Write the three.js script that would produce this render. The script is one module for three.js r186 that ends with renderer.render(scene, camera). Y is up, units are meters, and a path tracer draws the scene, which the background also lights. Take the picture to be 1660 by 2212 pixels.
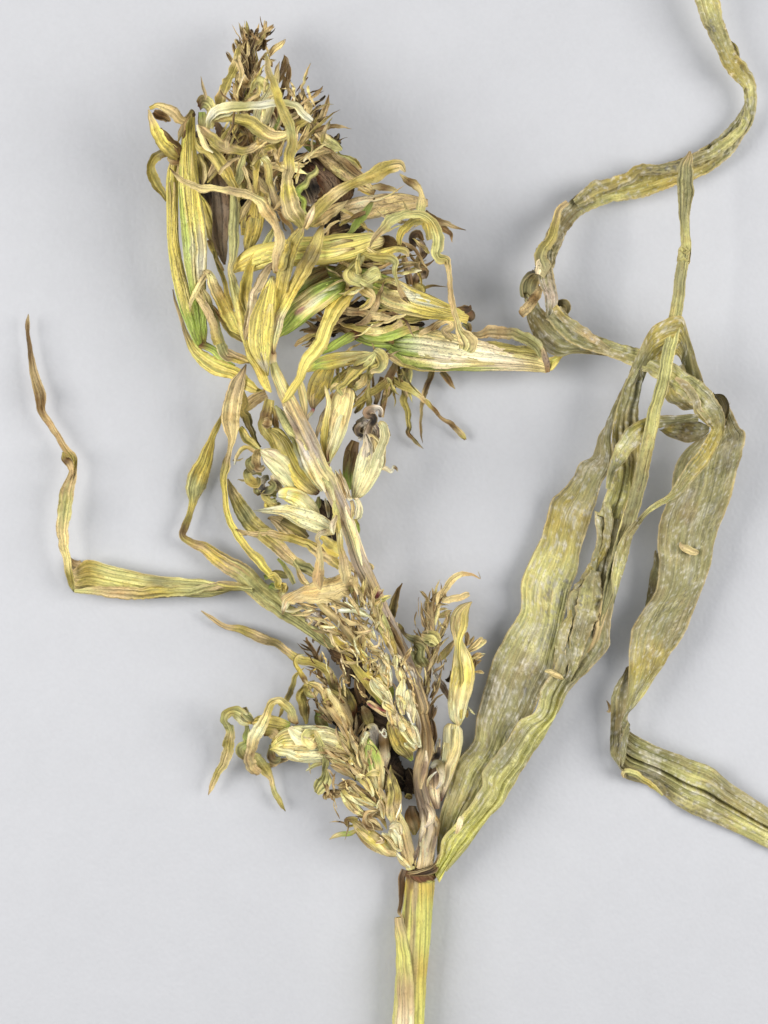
import * as THREE from 'three';
import { ImprovedNoise } from 'three/addons/math/ImprovedNoise.js';
import { RectAreaLightUniformsLib } from 'three/addons/lights/RectAreaLightUniformsLib.js';

// ---------------------------------------------------------------- camera, light, exposure
const CAM_H = 0.72, FRAME_H = 0.34, FRAME_W = FRAME_H * 0.75, DW = 1660, DH = 2212;
const scene = new THREE.Scene();
scene.background = new THREE.Color(0x000000);
const camera = new THREE.PerspectiveCamera(2 * Math.atan(FRAME_H / 2 / CAM_H) * 180 / Math.PI, 0.75, 0.05, 10);
camera.position.set(0, CAM_H, 0);
camera.up.set(0, 0, -1);
camera.lookAt(0, 0, 0);
camera.focus = CAM_H - 0.026;
camera.userData.fStop = 9;
const renderer = new THREE.WebGLRenderer({ antialias: true });
renderer.setSize(768, 1024);
renderer.toneMapping = THREE.LinearToneMapping;
renderer.toneMappingExposure = 0.9;
renderer.shadowMap.enabled = true;
RectAreaLightUniformsLib.init();
function areaLamp(x, y, z, w, h, intensity, color, tx = 0, tz = 0) {
  const l = new THREE.RectAreaLight(color, intensity, w, h);
  l.name = 'softbox_or_fill_light';
  l.position.set(x, y, z); l.lookAt(tx, 0, tz);
  scene.add(l);
  return l;
}
// two copy-stand softboxes left and right of the table, and an added overhead fill light above the camera
areaLamp(-0.75, 0.64, -0.05, 0.56, 0.64, 9.3, 0xfffaf4);
areaLamp(0.75, 0.64, -0.05, 0.56, 0.64, 9.0, 0xfffaf4);
areaLamp(0, 1.35, 0.0, 1.5, 1.3, 0.85, 0xf4f7ff);  // large overhead fill, added to lift the shadows

// ---------------------------------------------------------------- helpers
let seed = 20240611;
const rnd = () => { seed |= 0; seed = seed + 0x6D2B79F5 | 0; let t = Math.imul(seed ^ seed >>> 15, 1 | seed); t = t + Math.imul(t ^ t >>> 7, 61 | t) ^ t; return ((t ^ t >>> 14) >>> 0) / 4294967296; };
const rr = (a, b) => a + (b - a) * rnd();
const IN = new ImprovedNoise();
const n3 = (x, y, z = 0) => IN.noise(x + 37.31, y + 11.7, z + 5.13);
const fb = (x, y, z = 0) => n3(x, y, z) * 0.6 + n3(x * 2.1, y * 2.1, z + 9) * 0.3 + n3(x * 4.3, y * 4.3, z + 17) * 0.15;
const kink = x => Math.sign(x) * Math.pow(Math.abs(x), 0.7);
const clamp = (x, a, b) => Math.max(a, Math.min(b, x));
const sstep = (a, b, x) => { const t = clamp((x - a) / (b - a), 0, 1); return t * t * (3 - 2 * t); };
const MM = 0.001, PX = FRAME_H / DH;
// a photo position plus a height above the sheet gives a place in the scene
const place = (x, y, h) => { const f = (CAM_H - h) / CAM_H; return new THREE.Vector3((x / DW - 0.5) * FRAME_W * f, h, (y / DH - 0.5) * FRAME_H * f); };
// map tiles: origin and scale of enlarged crops of the photograph
const SC = 1660 / 3074;
const TILE = {};
for (const [k, x, y, s] of [['A', 500, 0, 800], ['B', 1100, 200, 800], ['C', 500, 700, 800], ['D', 1100, 700, 800], ['E', 1500, 1100, 800], ['F', 700, 1400, 800], ['G', 1000, 1800, 800], ['H', 1200, 2200, 800], ['I', 800, 2400, 800], ['J', 1200, 2800, 800], ['K', 1200, 3300, 800], ['L', 2000, 0, 1074], ['M', 2000, 1000, 1074], ['N', 1700, 2000, 1074], ['O', 2300, 2500, 774], ['P', 0, 1200, 1074], ['Q', 580, 400, 600], ['U', 1000, 2300, 700], ['V', 1200, 1400, 600], ['Z', 0, 0, 3074]]) TILE[k] = [x * SC, y * SC, s / 1660 * SC];
function path(str) {
  let t = TILE.Z; const out = [];
  for (const tok of str.trim().split(/\s+/)) {
    if (/^[A-Z]:?$/.test(tok)) { t = TILE[tok[0]]; continue; }
    const [x, y, w = 0, tw = 0, h] = tok.split(',').map(Number);
    out.push({ x: t[0] + x * t[2], y: t[1] + y * t[2], w: w * t[2], tw: tw * Math.PI / 180, h });
  }
  return out;
}
const stops = (h, t) => { if (typeof h === 'number') return h; const f = clamp(t, 0, 1) * (h.length - 1), i = Math.min(h.length - 2, Math.floor(f)); const u = f - i, s = u * u * (3 - 2 * u); return h[i] + (h[i + 1] - h[i]) * s; };
const cr = (a, t) => { const n = a.length - 1, f = clamp(t, 0, 1) * n, i = Math.min(n - 1, Math.floor(f)), u = f - i; const p0 = a[Math.max(0, i - 1)], p1 = a[i], p2 = a[i + 1], p3 = a[Math.min(n, i + 2)]; return 0.5 * (2 * p1 + (p2 - p0) * u + (2 * p0 - 5 * p1 + 4 * p2 - p3) * u * u + (3 * p1 - p0 - 3 * p2 + p3) * u * u * u); };

// colours of dried plant matter, sRGB
const PAL = {};
for (const [k, v] of Object.entries({ y: 0xd2c267, Y: 0xdccd76, g: 0x9fb257, G: 0x7d8d4a, s: 0xdccc92, S: 0xe8dcae, c: 0xe6d8a8, w: 0xeee4c8, o: 0x9d9154, O: 0x786d45, t: 0xb3a078, T: 0xcbb987, b: 0x7a623f, B: 0x5d4830, d: 0x3a2d20, k: 0x1f1a17, m: 0xb2a490, M: 0x8b7a66, e: 0xb3b078, E: 0x959364, l: 0x97936a, p: 0xc9788f, P: 0x7c3f46, r: 0x6b452f, u: 0xdccdaa, f: 0xb9b4a8, a: 0xc4b05a, v: 0xc8c670, q: 0xaca062 })) { const c = new THREE.Color(v), L = 0.3 * c.r + 0.6 * c.g + 0.1 * c.b, s = 'yYavg'.includes(k) ? 1.02 : 'mMfkdp'.includes(k) ? 1 : 1.08, B = 'kdBbrPpMO'.includes(k) ? 0.92 : 'lE'.includes(k) ? 0.96 : 1.14; PAL[k] = c.setRGB(...[c.r, c.g, c.b].map(x => clamp((L + (x - L) * s) * B, 0.008, 0.86))); }
const tmpC = new THREE.Color();
function ramp(cs, t, out) { if (cs.length === 1) return out.copy(PAL[cs]); const f = clamp(t, 0, 1) * (cs.length - 1), i = Math.min(cs.length - 2, Math.floor(f)); return out.copy(PAL[cs[i]]).lerp(PAL[cs[i + 1]], sstep(0, 1, f - i)); }

// ---------------------------------------------------------------- fibre textures
function hash2(i, j, s) { let h = Math.imul(i, 374761393) ^ Math.imul(j, 668265263) ^ Math.imul(s, 982451653); h = Math.imul(h ^ h >>> 13, 1274126177); return ((h ^ h >>> 16) >>> 0) / 4294967296; }
function pn(x, y, px, py, s) { const i = Math.floor(x), j = Math.floor(y), u = x - i, v = y - j, a = u * u * (3 - 2 * u), b = v * v * (3 - 2 * v); const m = (q, p) => ((q % p) + p) % p; const h = (p, q) => hash2(m(p, px), m(q, py), s); return (h(i, j) * (1 - a) + h(i + 1, j) * a) * (1 - b) + (h(i, j + 1) * (1 - a) + h(i + 1, j + 1) * a) * b; }
const TEXW = 384, TEXH = 768, TU = 24 * MM, TV = 72 * MM;
function fibre(s, o) {
  const col = new Uint8Array(TEXW * TEXH * 4), bmp = new Uint8Array(TEXW * TEXH * 4);
  let mean = [0, 0, 0];
  for (let j = 0; j < TEXH; j++) for (let i = 0; i < TEXW; i++) {
    const u = i / TEXW, v = j / TEXH;
    const uw = u + 0.012 * (pn(u * 6, v * 5, 6, 5, s + 1) - 0.5) * (o.wob ?? 1);
    const v1 = pn(uw * 13, v * 1, 13, 1, s + 2), v2 = pn(uw * 40, v * 3, 40, 3, s + 3), v3 = pn(uw * 120, v * 8, 120, 8, s + 4);
    const rib = Math.pow(Math.abs(Math.sin(Math.PI * (uw * 11 + 0.35 * pn(uw * 11, v * 2, 11, 2, s + 5)))), 14);
    const blo = pn(u * 5, v * 9, 5, 9, s + 6) * 0.6 + pn(u * 14, v * 26, 14, 26, s + 7) * 0.4;
    const fl = pn(u * 120, v * 150, 120, 150, s + 8), fz = pn(u * 10, v * 12, 10, 12, s + 9);
    let L = 1 + (v1 - 0.5) * o.a1 + (v2 - 0.5) * o.a2 + (v3 - 0.5) * o.a3 + rib * o.rib + (blo - 0.5) * o.blo;
    const gv = Math.pow(Math.abs(Math.sin(Math.PI * (uw * 17 + 0.5 + 0.6 * pn(uw * 17, v * 3, 17, 3, s + 31)))), 18) * sstep(0.3, 0.75, pn(uw * 17, v * 7, 17, 7, s + 32));
    L *= 1 - (o.gv ?? 0.5) * gv;
    let R = L, Gc = L, Bc = L;
    R += (v2 - 0.5) * 0.06; Bc += rib * 0.10;
    const fleck = sstep(0.70 - o.fl * 0.16 * sstep(0.35, 0.7, fz), 0.86, fl) * o.fl;
    R *= 1 - fleck * 0.55; Gc *= 1 - fleck * 0.58; Bc *= 1 - fleck * 0.5;
    if (o.br) { const q = sstep(0.55, 0.8, blo) * o.br; R *= 1 - q * 0.25; Gc *= 1 - q * 0.34; Bc *= 1 - q * 0.42; }
    if (o.mil) {
      const big = pn(u * 7 + 3, v * 22, 7, 22, s + 21), dot = pn(u * 30, v * 80, 30, 80, s + 22), d2 = pn(u * 70, v * 190, 70, 190, s + 23);
      const q = clamp(sstep(0.70, 0.88, dot) * sstep(0.3, 0.7, d2) * 0.6 + sstep(0.78, 0.92, d2) * 0.4 + sstep(0.70, 0.9, big) * sstep(0.25, 0.7, d2 * 0.6 + dot * 0.4) * 0.95, 0, 1) * o.mil;
      R += q * (1.62 - R); Gc += q * (1.62 - Gc); Bc += q * (1.95 - Bc);
    }
    const k = (j * TEXW + i) * 4, sc = o.mil ? 0.56 : 0.70;
    const c = [R, Gc, Bc].map(x => clamp(x * sc, 0.02, 1));
    for (let q = 0; q < 3; q++) { mean[q] += c[q]; col[k + q] = Math.round(255 * (c[q] <= 0.0031308 ? 12.92 * c[q] : 1.055 * Math.pow(c[q], 1 / 2.4) - 0.055)); }
    col[k + 3] = 255;
    const hgt = clamp(0.5 - 0.35 * gv + (v1 - 0.5) * 0.35 + (v2 - 0.5) * 0.3 + rib * 0.35 + (v3 - 0.5) * 0.12 + (blo - 0.5) * (o.wr ?? 0.3), 0, 1) * 255;
    bmp[k] = bmp[k + 1] = bmp[k + 2] = hgt; bmp[k + 3] = 255;
  }
  const mk = (d, srgb) => { const t = new THREE.DataTexture(d, TEXW, TEXH, THREE.RGBAFormat); t.wrapS = t.wrapT = THREE.RepeatWrapping; t.magFilter = t.minFilter = THREE.LinearFilter; if (srgb) t.colorSpace = THREE.SRGBColorSpace; t.needsUpdate = true; return t; };
  mean = mean.map(x => x / (TEXW * TEXH));
  return { map: mk(col, true), bump: mk(bmp, false), mean };
}
const MAT = {};
function material(key, s, o, rough, bump) {
  const f = fibre(s, o);
  const m = new THREE.MeshPhysicalMaterial({ map: f.map, transmission: o.tr ?? 0, thickness: 0, specularIntensity: 0.8, bumpMap: f.bump, bumpScale: bump, roughness: rough, vertexColors: true, side: THREE.DoubleSide });
  m.name = key; m.userData.mean = f.mean; MAT[key] = m;
}
material('husk', 3, { a1: 0.3, a2: 0.55, a3: 0.4, rib: 0.4, blo: 0.22, fl: 0.7 }, 0.5, 0.00045);
material('clean', 8, { a1: 0.3, a2: 0.55, a3: 0.4, rib: 0.4, blo: 0.2, fl: 0.35, gv: 0.28 }, 0.5, 0.00045);
material('leaf', 5, { a1: 0.34, a2: 0.55, a3: 0.44, rib: 0.5, blo: 0.44, fl: 0.6, br: 0.7 }, 0.55, 0.00045);
material('dry', 11, { a1: 0.36, a2: 0.5, a3: 0.34, rib: 0.3, blo: 0.5, fl: 0.6, br: 0.9, wob: 4, wr: 0.9 }, 0.74, 0.00045);
material('mildew', 17, { a1: 0.16, a2: 0.26, a3: 0.36, rib: 0.3, blo: 0.5, fl: 0.45, br: 0.5, mil: 0.7, gv: 0.16 }, 0.55, 0.0003);
material('speck', 23, { a1: 0.14, a2: 0.2, a3: 0.16, rib: 0.2, blo: 0.3, fl: 0.9 }, 0.68, 0.0002);
material('gall', 41, { a1: 0.1, a2: 0.2, a3: 0.5, rib: 0, blo: 1.3, fl: 1.1, br: 0.6, wob: 6, wr: 1.2 }, 0.92, 0.0008);
material('stem', 29, { a1: 0.5, a2: 0.5, a3: 0.3, gv: 0.5, rib: 0.16, blo: 0.16, fl: 0.4, br: 0.3, wob: 0.5 }, 0.6, 0.0003);

// ---------------------------------------------------------------- the specimen group and mesh builders
const specimen = new THREE.Group();
specimen.name = 'maize_tassel';
const BASE = place(905, 2150, 0);
specimen.position.copy(BASE);
specimen.userData = { label: 'dried diseased maize tassel with leafy husk shoots, stalk and long leaves on grey sheet', category: 'plant specimen' };
scene.add(specimen);
let triangles = 0;
function finish(name, pos, nrmIdx, uv, col, idx, mat, o) {
  const g = new THREE.BufferGeometry();
  for (let i = 0; i < pos.length; i += 3) { pos[i] -= BASE.x; pos[i + 2] -= BASE.z; if (pos[i + 1] < 0.0004) pos[i + 1] = 0.0004; }
  g.setAttribute('position', new THREE.Float32BufferAttribute(pos, 3));
  g.setAttribute('uv', new THREE.Float32BufferAttribute(uv, 2));
  g.setAttribute('color', new THREE.Float32BufferAttribute(col, 3));
  g.setIndex(idx);
  g.computeVertexNormals();
  triangles += idx.length / 3;
  const m = new THREE.Mesh(g, MAT[mat]);
  m.name = name; m.castShadow = m.receiveShadow = true;
  if (o.label) m.userData.label = o.label;
  (o.in || specimen).add(m);
  return m;
}
let serial = 0;
function tint(out, k, cs, t, sMM, vMM, edge, o, mean, jit) {
  ramp(cs, t + 0.07 * fb(sMM * 0.06, vMM * 1.4, k), tmpC);
  let r = tmpC.r, g = tmpC.g, b = tmpC.b;
  const st = fb(sMM * 0.045, vMM * 0.8, k * 3.1), st2 = fb(sMM * 0.2, vMM * 1.3, k * 5.7 + 40);
  const L = jit * (1.03 + 0.44 * st + 0.40 * st2);
  r *= L * (1 + 0.05 * st2); g *= L; b *= L * (1 - 0.10 * st);
  const br = sstep(0.16, 0.46, st2) * (o.stain ?? 0.4);            // brown dead patches
  r += (0.20 - r) * br * 0.6; g += (0.135 - g) * br * 0.7; b += (0.07 - b) * br * 0.7;
  if (o._mil) { const f1 = fb(sMM * 0.13, vMM * 0.17, k + 300), f2 = n3(sMM * 0.75, vMM * 0.95, k + 310), f3 = n3(sMM * 1.3, vMM * 1.7, k + 320); const w = clamp(sstep(0.0, 0.38, f1 + 0.25 * f2) * (0.30 + 0.55 * sstep(-0.2, 0.4, f3)) * 0.62 + sstep(0.26, 0.5, f2 + 0.4 * f3) * 0.5, 0, 0.72); const br2 = sstep(-0.05, 0.3, fb(sMM * 0.05, vMM * 0.11, k + 350)) * 0.5; r += (0.27 - r) * br2; g += (0.22 - g) * br2; b += (0.115 - b) * br2; r += (0.62 - r) * w; g += (0.60 - g) * w; b += (0.50 - b) * w; const dk = sstep(0.05, 0.4, fb(sMM * 0.06, vMM * 0.16, k + 340)) * sstep(-0.05, 0.4, f3 + 0.4 * f2); r *= 1 - 0.55 * dk; g *= 1 - 0.55 * dk; b *= 1 - 0.5 * dk; }
  if (edge > 0) { const e = edge * (o.edge ?? 0.4); r += (0.58 - r) * e; g += (0.46 - g) * e; b += (0.22 - b) * e; }
  if (o.patch) for (const [pt, pv, rt, rv, c, a] of o.patch) {
    const q = Math.hypot((t - pt) / rt, (edge < 0 ? edge + 10 : o._v - pv) / rv) ;
    const w = sstep(1.15, 0.6, q + 0.55 * fb(sMM * 0.05, vMM * 0.9, k + 71)) * a;
    const P = PAL[c]; r += (P.r - r) * w; g += (P.g - g) * w; b += (P.b - b) * w;
  }
  out.push(clamp(r / mean[0], 0, 1.25), clamp(g / mean[1], 0, 1.25), clamp(b / mean[2], 0, 1.25));
}
function skeleton(pts, h, o) {
  const n = pts.length - 1;
  const P = pts.map((p, i) => place(p.x, p.y, (p.h ?? stops(h, i / n)) * MM));
  const W = pts.map((p, i) => p.w * PX * (CAM_H - P[i].y) / CAM_H), TWs = pts.map(p => p.tw);
  const curve = new THREE.CatmullRomCurve3(P, false, 'centripetal');
  // length per control segment -> samples
  const ts = [0]; const step = (o.step ?? 0.5) * MM;
  for (let i = 0; i < n; i++) { const L = P[i].distanceTo(P[i + 1]); const m = clamp(Math.ceil(L / step), 2, 110); for (let j = 1; j <= m; j++) ts.push((i + j / m) / n); }
  const out = []; let s = 0, prev = null, S = null;
  for (const t of ts) {
    const p = curve.getPoint(t), a = curve.getPoint(Math.max(0, t - 0.004)), b = curve.getPoint(Math.min(1, t + 0.004));
    const T = b.sub(a).normalize();
    if (prev) s += p.distanceTo(prev); prev = p.clone();
    let S2 = new THREE.Vector3().crossVectors(T, new THREE.Vector3(0, 1, 0));
    if (S2.length() < 0.25 && S) S2 = S.clone().addScaledVector(T, -S.dot(T)); S2.normalize(); S = S2;
    out.push({ t, p, T, S: S2, N: new THREE.Vector3().crossVectors(S2, T).normalize(), s, w: Math.max(0, cr(W, t)), tw: cr(TWs, t) });
  }
  return { sk: out, wmax: Math.max(...W), len: s };
}
// a leaf ribbon along a path; w in photo px, o.c curl, o.f fold, o.r ruffle, o.k crinkle, o.wav [amplitude mm, wavelength mm]
function rib(name, cs, h, p, o = {}) {
  const id = ++serial * 1.37, pts = path(p), mat = o.m || 'leaf', mean = MAT[mat].userData.mean; o._mil = mat === 'mildew';
  const { sk, wmax, len } = skeleton(pts, h, o);
  const nv = clamp(Math.ceil(wmax / ((o.res ?? 0.42) * MM)), 5, 46);
  const shred = /strip|curled|shred|frayed|fold$/.test(name), v0 = 0.35 * Math.sin(id * 3.9), curl = (o.c ?? (0.5 + 0.3 * Math.sin(id * 5.1)) * (Math.sin(id * 3.3) > 0 ? 1 : -1)) * (shred ? 0.6 : 1), fold = o.f ?? (shred ? (0.34 + 0.26 * Math.sin(id * 9.1)) * Math.sign(Math.sin(id * 7.7)) : 0.5 * Math.sin(id * 7.7)), ruf = (o.r ?? 0.2) * (shred ? 1.7 : 1.15), crk = (o.k ?? 0.55) * MM, tn = (shred ? Math.max(o.tn ?? 0, 27) : o.tn ?? 18) * Math.PI / 180, wob = (o.wob ?? (shred ? 0.55 : 0.3)) * MM;
  const jit = 0.93 + 0.16 * (0.5 + 0.5 * Math.sin(id * 12.7));
  const pos = [], uv = [], col = [], idx = [], q = new THREE.Vector3(), S = new THREE.Vector3(), N = new THREE.Vector3();
  sk.forEach((f, i) => {
    const sM = f.s / MM, tw = f.tw + tn * (kink(n3(sM * 0.06, id)) + 0.5 * kink(n3(sM * 0.17, id + 90)));
    const cc = curl * (0.75 + 0.6 * n3(sM * 0.05, id + 50)), c = Math.abs(cc) < 0.05 ? 0.05 : cc;
    S.copy(f.S).multiplyScalar(Math.cos(tw)).addScaledVector(f.N, Math.sin(tw)); N.copy(f.N).multiplyScalar(Math.cos(tw)).addScaledVector(f.S, -Math.sin(tw));
    const hw = f.w / 2, comp = Math.abs(c) < 1.4 ? c / Math.sin(c) : Math.abs(c);
    const wv = o.wav ? o.wav[0] * MM * Math.sin(sM / o.wav[1] * 6.283 + id + 1.6 * n3(sM * 0.06, id + 7)) : 0;
    const lx = wob * (kink(n3(sM * 0.10, id + 200)) + 0.5 * kink(n3(sM * 0.28, id + 210))) * sstep(0, 0.1, f.t), ly = wob * (n3(sM * 0.10, id + 220) + 0.6 * n3(sM * 0.3, id + 230));
    const wv2 = o.wav ? o.wav[0] * MM * 0.5 * Math.sin(sM / o.wav[1] * 6.283 * 0.77 + id * 2) : 0;
    for (let j = 0; j <= nv; j++) {
      const v = j / nv * 2 - 1, e = 1 + 0.12 * n3(sM * 0.22, Math.sign(v) * 4, id) + (shred ? 0.16 : 0.08) * n3(sM * 0.9, Math.sign(v) * 8, id);
      const x = Math.sin(c * v) / c * hw * comp * e * (shred ? 1.12 : 1) + wv2 + lx;
      const yy = (1 - Math.cos(c * v)) / c * hw * comp + fold * (Math.abs(v - v0 - 0.5 * n3(sM * 0.08, id + 130)) - 0.4) * hw + ruf * hw * v * v * (n3(sM * 0.16, Math.sign(v) * 3, id) + 0.8 * n3(sM * 0.5, Math.sign(v) * 5, id)) * 1.8
        + crk * clamp(hw / (2 * MM), 0.15, 1.2) * (fb(sM * 0.16, v * 1.3 + 2, id + 20) + 0.7 * n3(sM * 0.55, v * 1.6, id + 25) + 0.35 * n3(sM * 0.05, v * 5, id + 30)) + wv + ly + (o.pl ?? 0.34) * MM * clamp(hw / (2.2 * MM), 0.12, 1) * (1 - Math.pow(Math.abs(v), 6)) * (n3(v * wmax / MM * 0.42, sM * 0.03, id + 60) + 0.55 * n3(v * wmax / MM * 0.95, sM * 0.05, id + 66))
        - 0.10 * MM * clamp(hw / (3 * MM), 0, 1) * Math.exp(-v * v * 60);
      q.copy(f.p).addScaledVector(S, x).addScaledVector(N, yy);
      pos.push(q.x, q.y, q.z);
      uv.push(v * wmax / 2 / TU + id * 0.31, f.s / TV + id * 0.17);
      o._v = v;
      tint(col, id, cs, f.t, sM, v * hw / MM, sstep(0.80, 0.97, Math.abs(v)), o, mean, jit);
    }
  });
  const m = nv + 1;
  for (let i = 0; i < sk.length - 1; i++) for (let j = 0; j < nv; j++) { const a = i * m + j, b = a + 1, c2 = a + m, d = c2 + 1; idx.push(a, c2, b, b, c2, d); }
  return finish(name, pos, 0, uv, col, idx, mat, o);
}
// a closed or wrapped husk: rings along a path; o.d depth/width, o.seam angle where the wrapping leaf edge shows
function spi(name, cs, h, p, o = {}) {
  const id = ++serial * 1.37, pts = path(p), mat = o.m || 'husk', mean = MAT[mat].userData.mean;
  const { sk, wmax } = skeleton(pts, h, o);
  const na = o.na ?? clamp(Math.ceil(wmax * 2.6 / (0.36 * MM)), 12, 100), d = o.d ?? 0.5, seam = o.seam ?? (1.2 + 0.6 * Math.sin(id * 4)), st = o.st ?? 0.15, lump = o.lump ?? 0.05;
  const jit = 0.94 + 0.14 * (0.5 + 0.5 * Math.sin(id * 12.7));
  const pos = [], uv = [], col = [], idx = [], q = new THREE.Vector3();
  sk.forEach((f) => {
    const sM = f.s / MM, hw = f.w / 2 * (o.gall ? Math.sqrt(Math.max(0, 1 - Math.pow(2 * f.t - 1, 4))) : 1), sm = seam + (o.sw ?? 0.9) * (f.t - 0.5);
    for (let j = 0; j <= na; j++) {
      const th = sm + j / na * Math.PI * 2, ct = Math.cos(th), sn = Math.sin(th);
      let r = 1 + st * (0.5 - j / na) + lump * fb(sM * 0.1, ct * 1.2, sn * 1.2 + id) + (o.rid ?? 0.02) * Math.sin(j / na * Math.PI * 2 * (o.nr ?? 9) + 0.8 * n3(sM * 0.08, id));
      r += (o.gall ? 0 : (o.pl ?? (mat === 'dry' ? 0.55 : 0.30))) * MM / Math.max(hw, 1.5 * MM) * (n3(j / na * wmax * 2.6 / MM * 0.5, sM * 0.02, id + 60) + 0.8 * n3(j / na * wmax * 2.6 / MM * 1.1, sM * 0.03, id + 66) + 0.5 * n3(j / na * wmax * 1.2 / MM, sM * 0.35, id + 69));
      if (o.gall) { const X = (f.p.x + ct * hw) / MM, Y = (f.p.z + sn * hw * 0.5) / MM; r += 0.30 * fb(X * 0.16, Y * 0.16, id) + 1.5 * MM / Math.max(hw, 2 * MM) * (fb(X * 0.55, Y * 0.55, sn * 2 + id) + 0.5 * n3(X * 1.6, Y * 1.6, sn * 3)); }
      if (mat === 'dry' && !o.wr) r += 0.05 * n3(sM * 0.5, ct * 2.5, sn * 2.5 + id);
      if (o.wr) r += o.wr * n3(sM * 0.5, ct * 2.5, sn * 2.5 + id);
      q.copy(f.p).addScaledVector(f.S, ct * hw * r).addScaledVector(f.N, sn * hw * d * r);
      pos.push(q.x, q.y, q.z);
      uv.push(j / na * wmax * 2.6 / TU + id * 0.31, f.s / TV + id * 0.17);
      o._v = ct;
      tint(col, id, cs, f.t, sM, j / na * wmax * 2.6 / MM, j === 0 || j === na ? 0.9 : 0, o, mean, jit);
    }
  });
  const m = na + 1;
  for (let i = 0; i < sk.length - 1; i++) for (let j = 0; j < na; j++) { const a = i * m + j, b = a + 1, c2 = a + m, e = c2 + 1; idx.push(a, b, c2, b, e, c2); }
  if (st > 0) for (let i = 0; i < sk.length - 1; i++) { const a = i * m, b = a + na; idx.push(a, a + m, b, b, a + m, b + m); }
  const made = finish(name, pos, 0, uv, col, idx, mat, o);
  if (name === 'husk_leaf' && !o.in && wmax > 3.2 * MM) for (const [s, ws] of [[-0.27 + 0.05 * Math.sin(id), 0.40], [0.20 + 0.08 * Math.cos(id * 2), 0.46]]) {
    const n = pts.length - 1, end = 0.72 + 0.26 * Math.abs(Math.sin(id * 3 + s * 9)), P = [];
    for (let i = 0; i <= n; i++) {
      const t = i / n; if (t > end) break;
      const q = pts[i], a = pts[Math.max(0, i - 1)], b = pts[Math.min(n, i + 1)], L = Math.hypot(b.x - a.x, b.y - a.y) || 1, hb = q.h ?? stops(h, t);
      const fade = Math.min(1, (end - t) * 4 + 0.12), lift = d * q.w / 2 * PX / MM * Math.sqrt(1 - 4 * s * s) * 1.04 + 0.25;
      P.push([(q.x - (b.y - a.y) / L * s * q.w).toFixed(1), (q.y + (b.x - a.x) / L * s * q.w).toFixed(1), (q.w * ws * fade).toFixed(1), (Math.asin(clamp(2 * s, -1, 1)) * -25).toFixed(0), (hb + lift).toFixed(2)].join(','));
    }
    if (P.length > 2) rib('husk_layer', cs, 0, P.join(' '), { in: made, m: mat, c: -0.45, f: 0, tn: 5, wob: 0.25, r: 0.10, pl: 0.3, edge: 0.5, stain: o.stain, patch: o.patch && o.patch.map(([pt, pv, rt, rv, c, al]) => [pt, (pv - 2 * s) / ws, rt, rv / ws, c, al]) });
  }
  return made;
}
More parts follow.
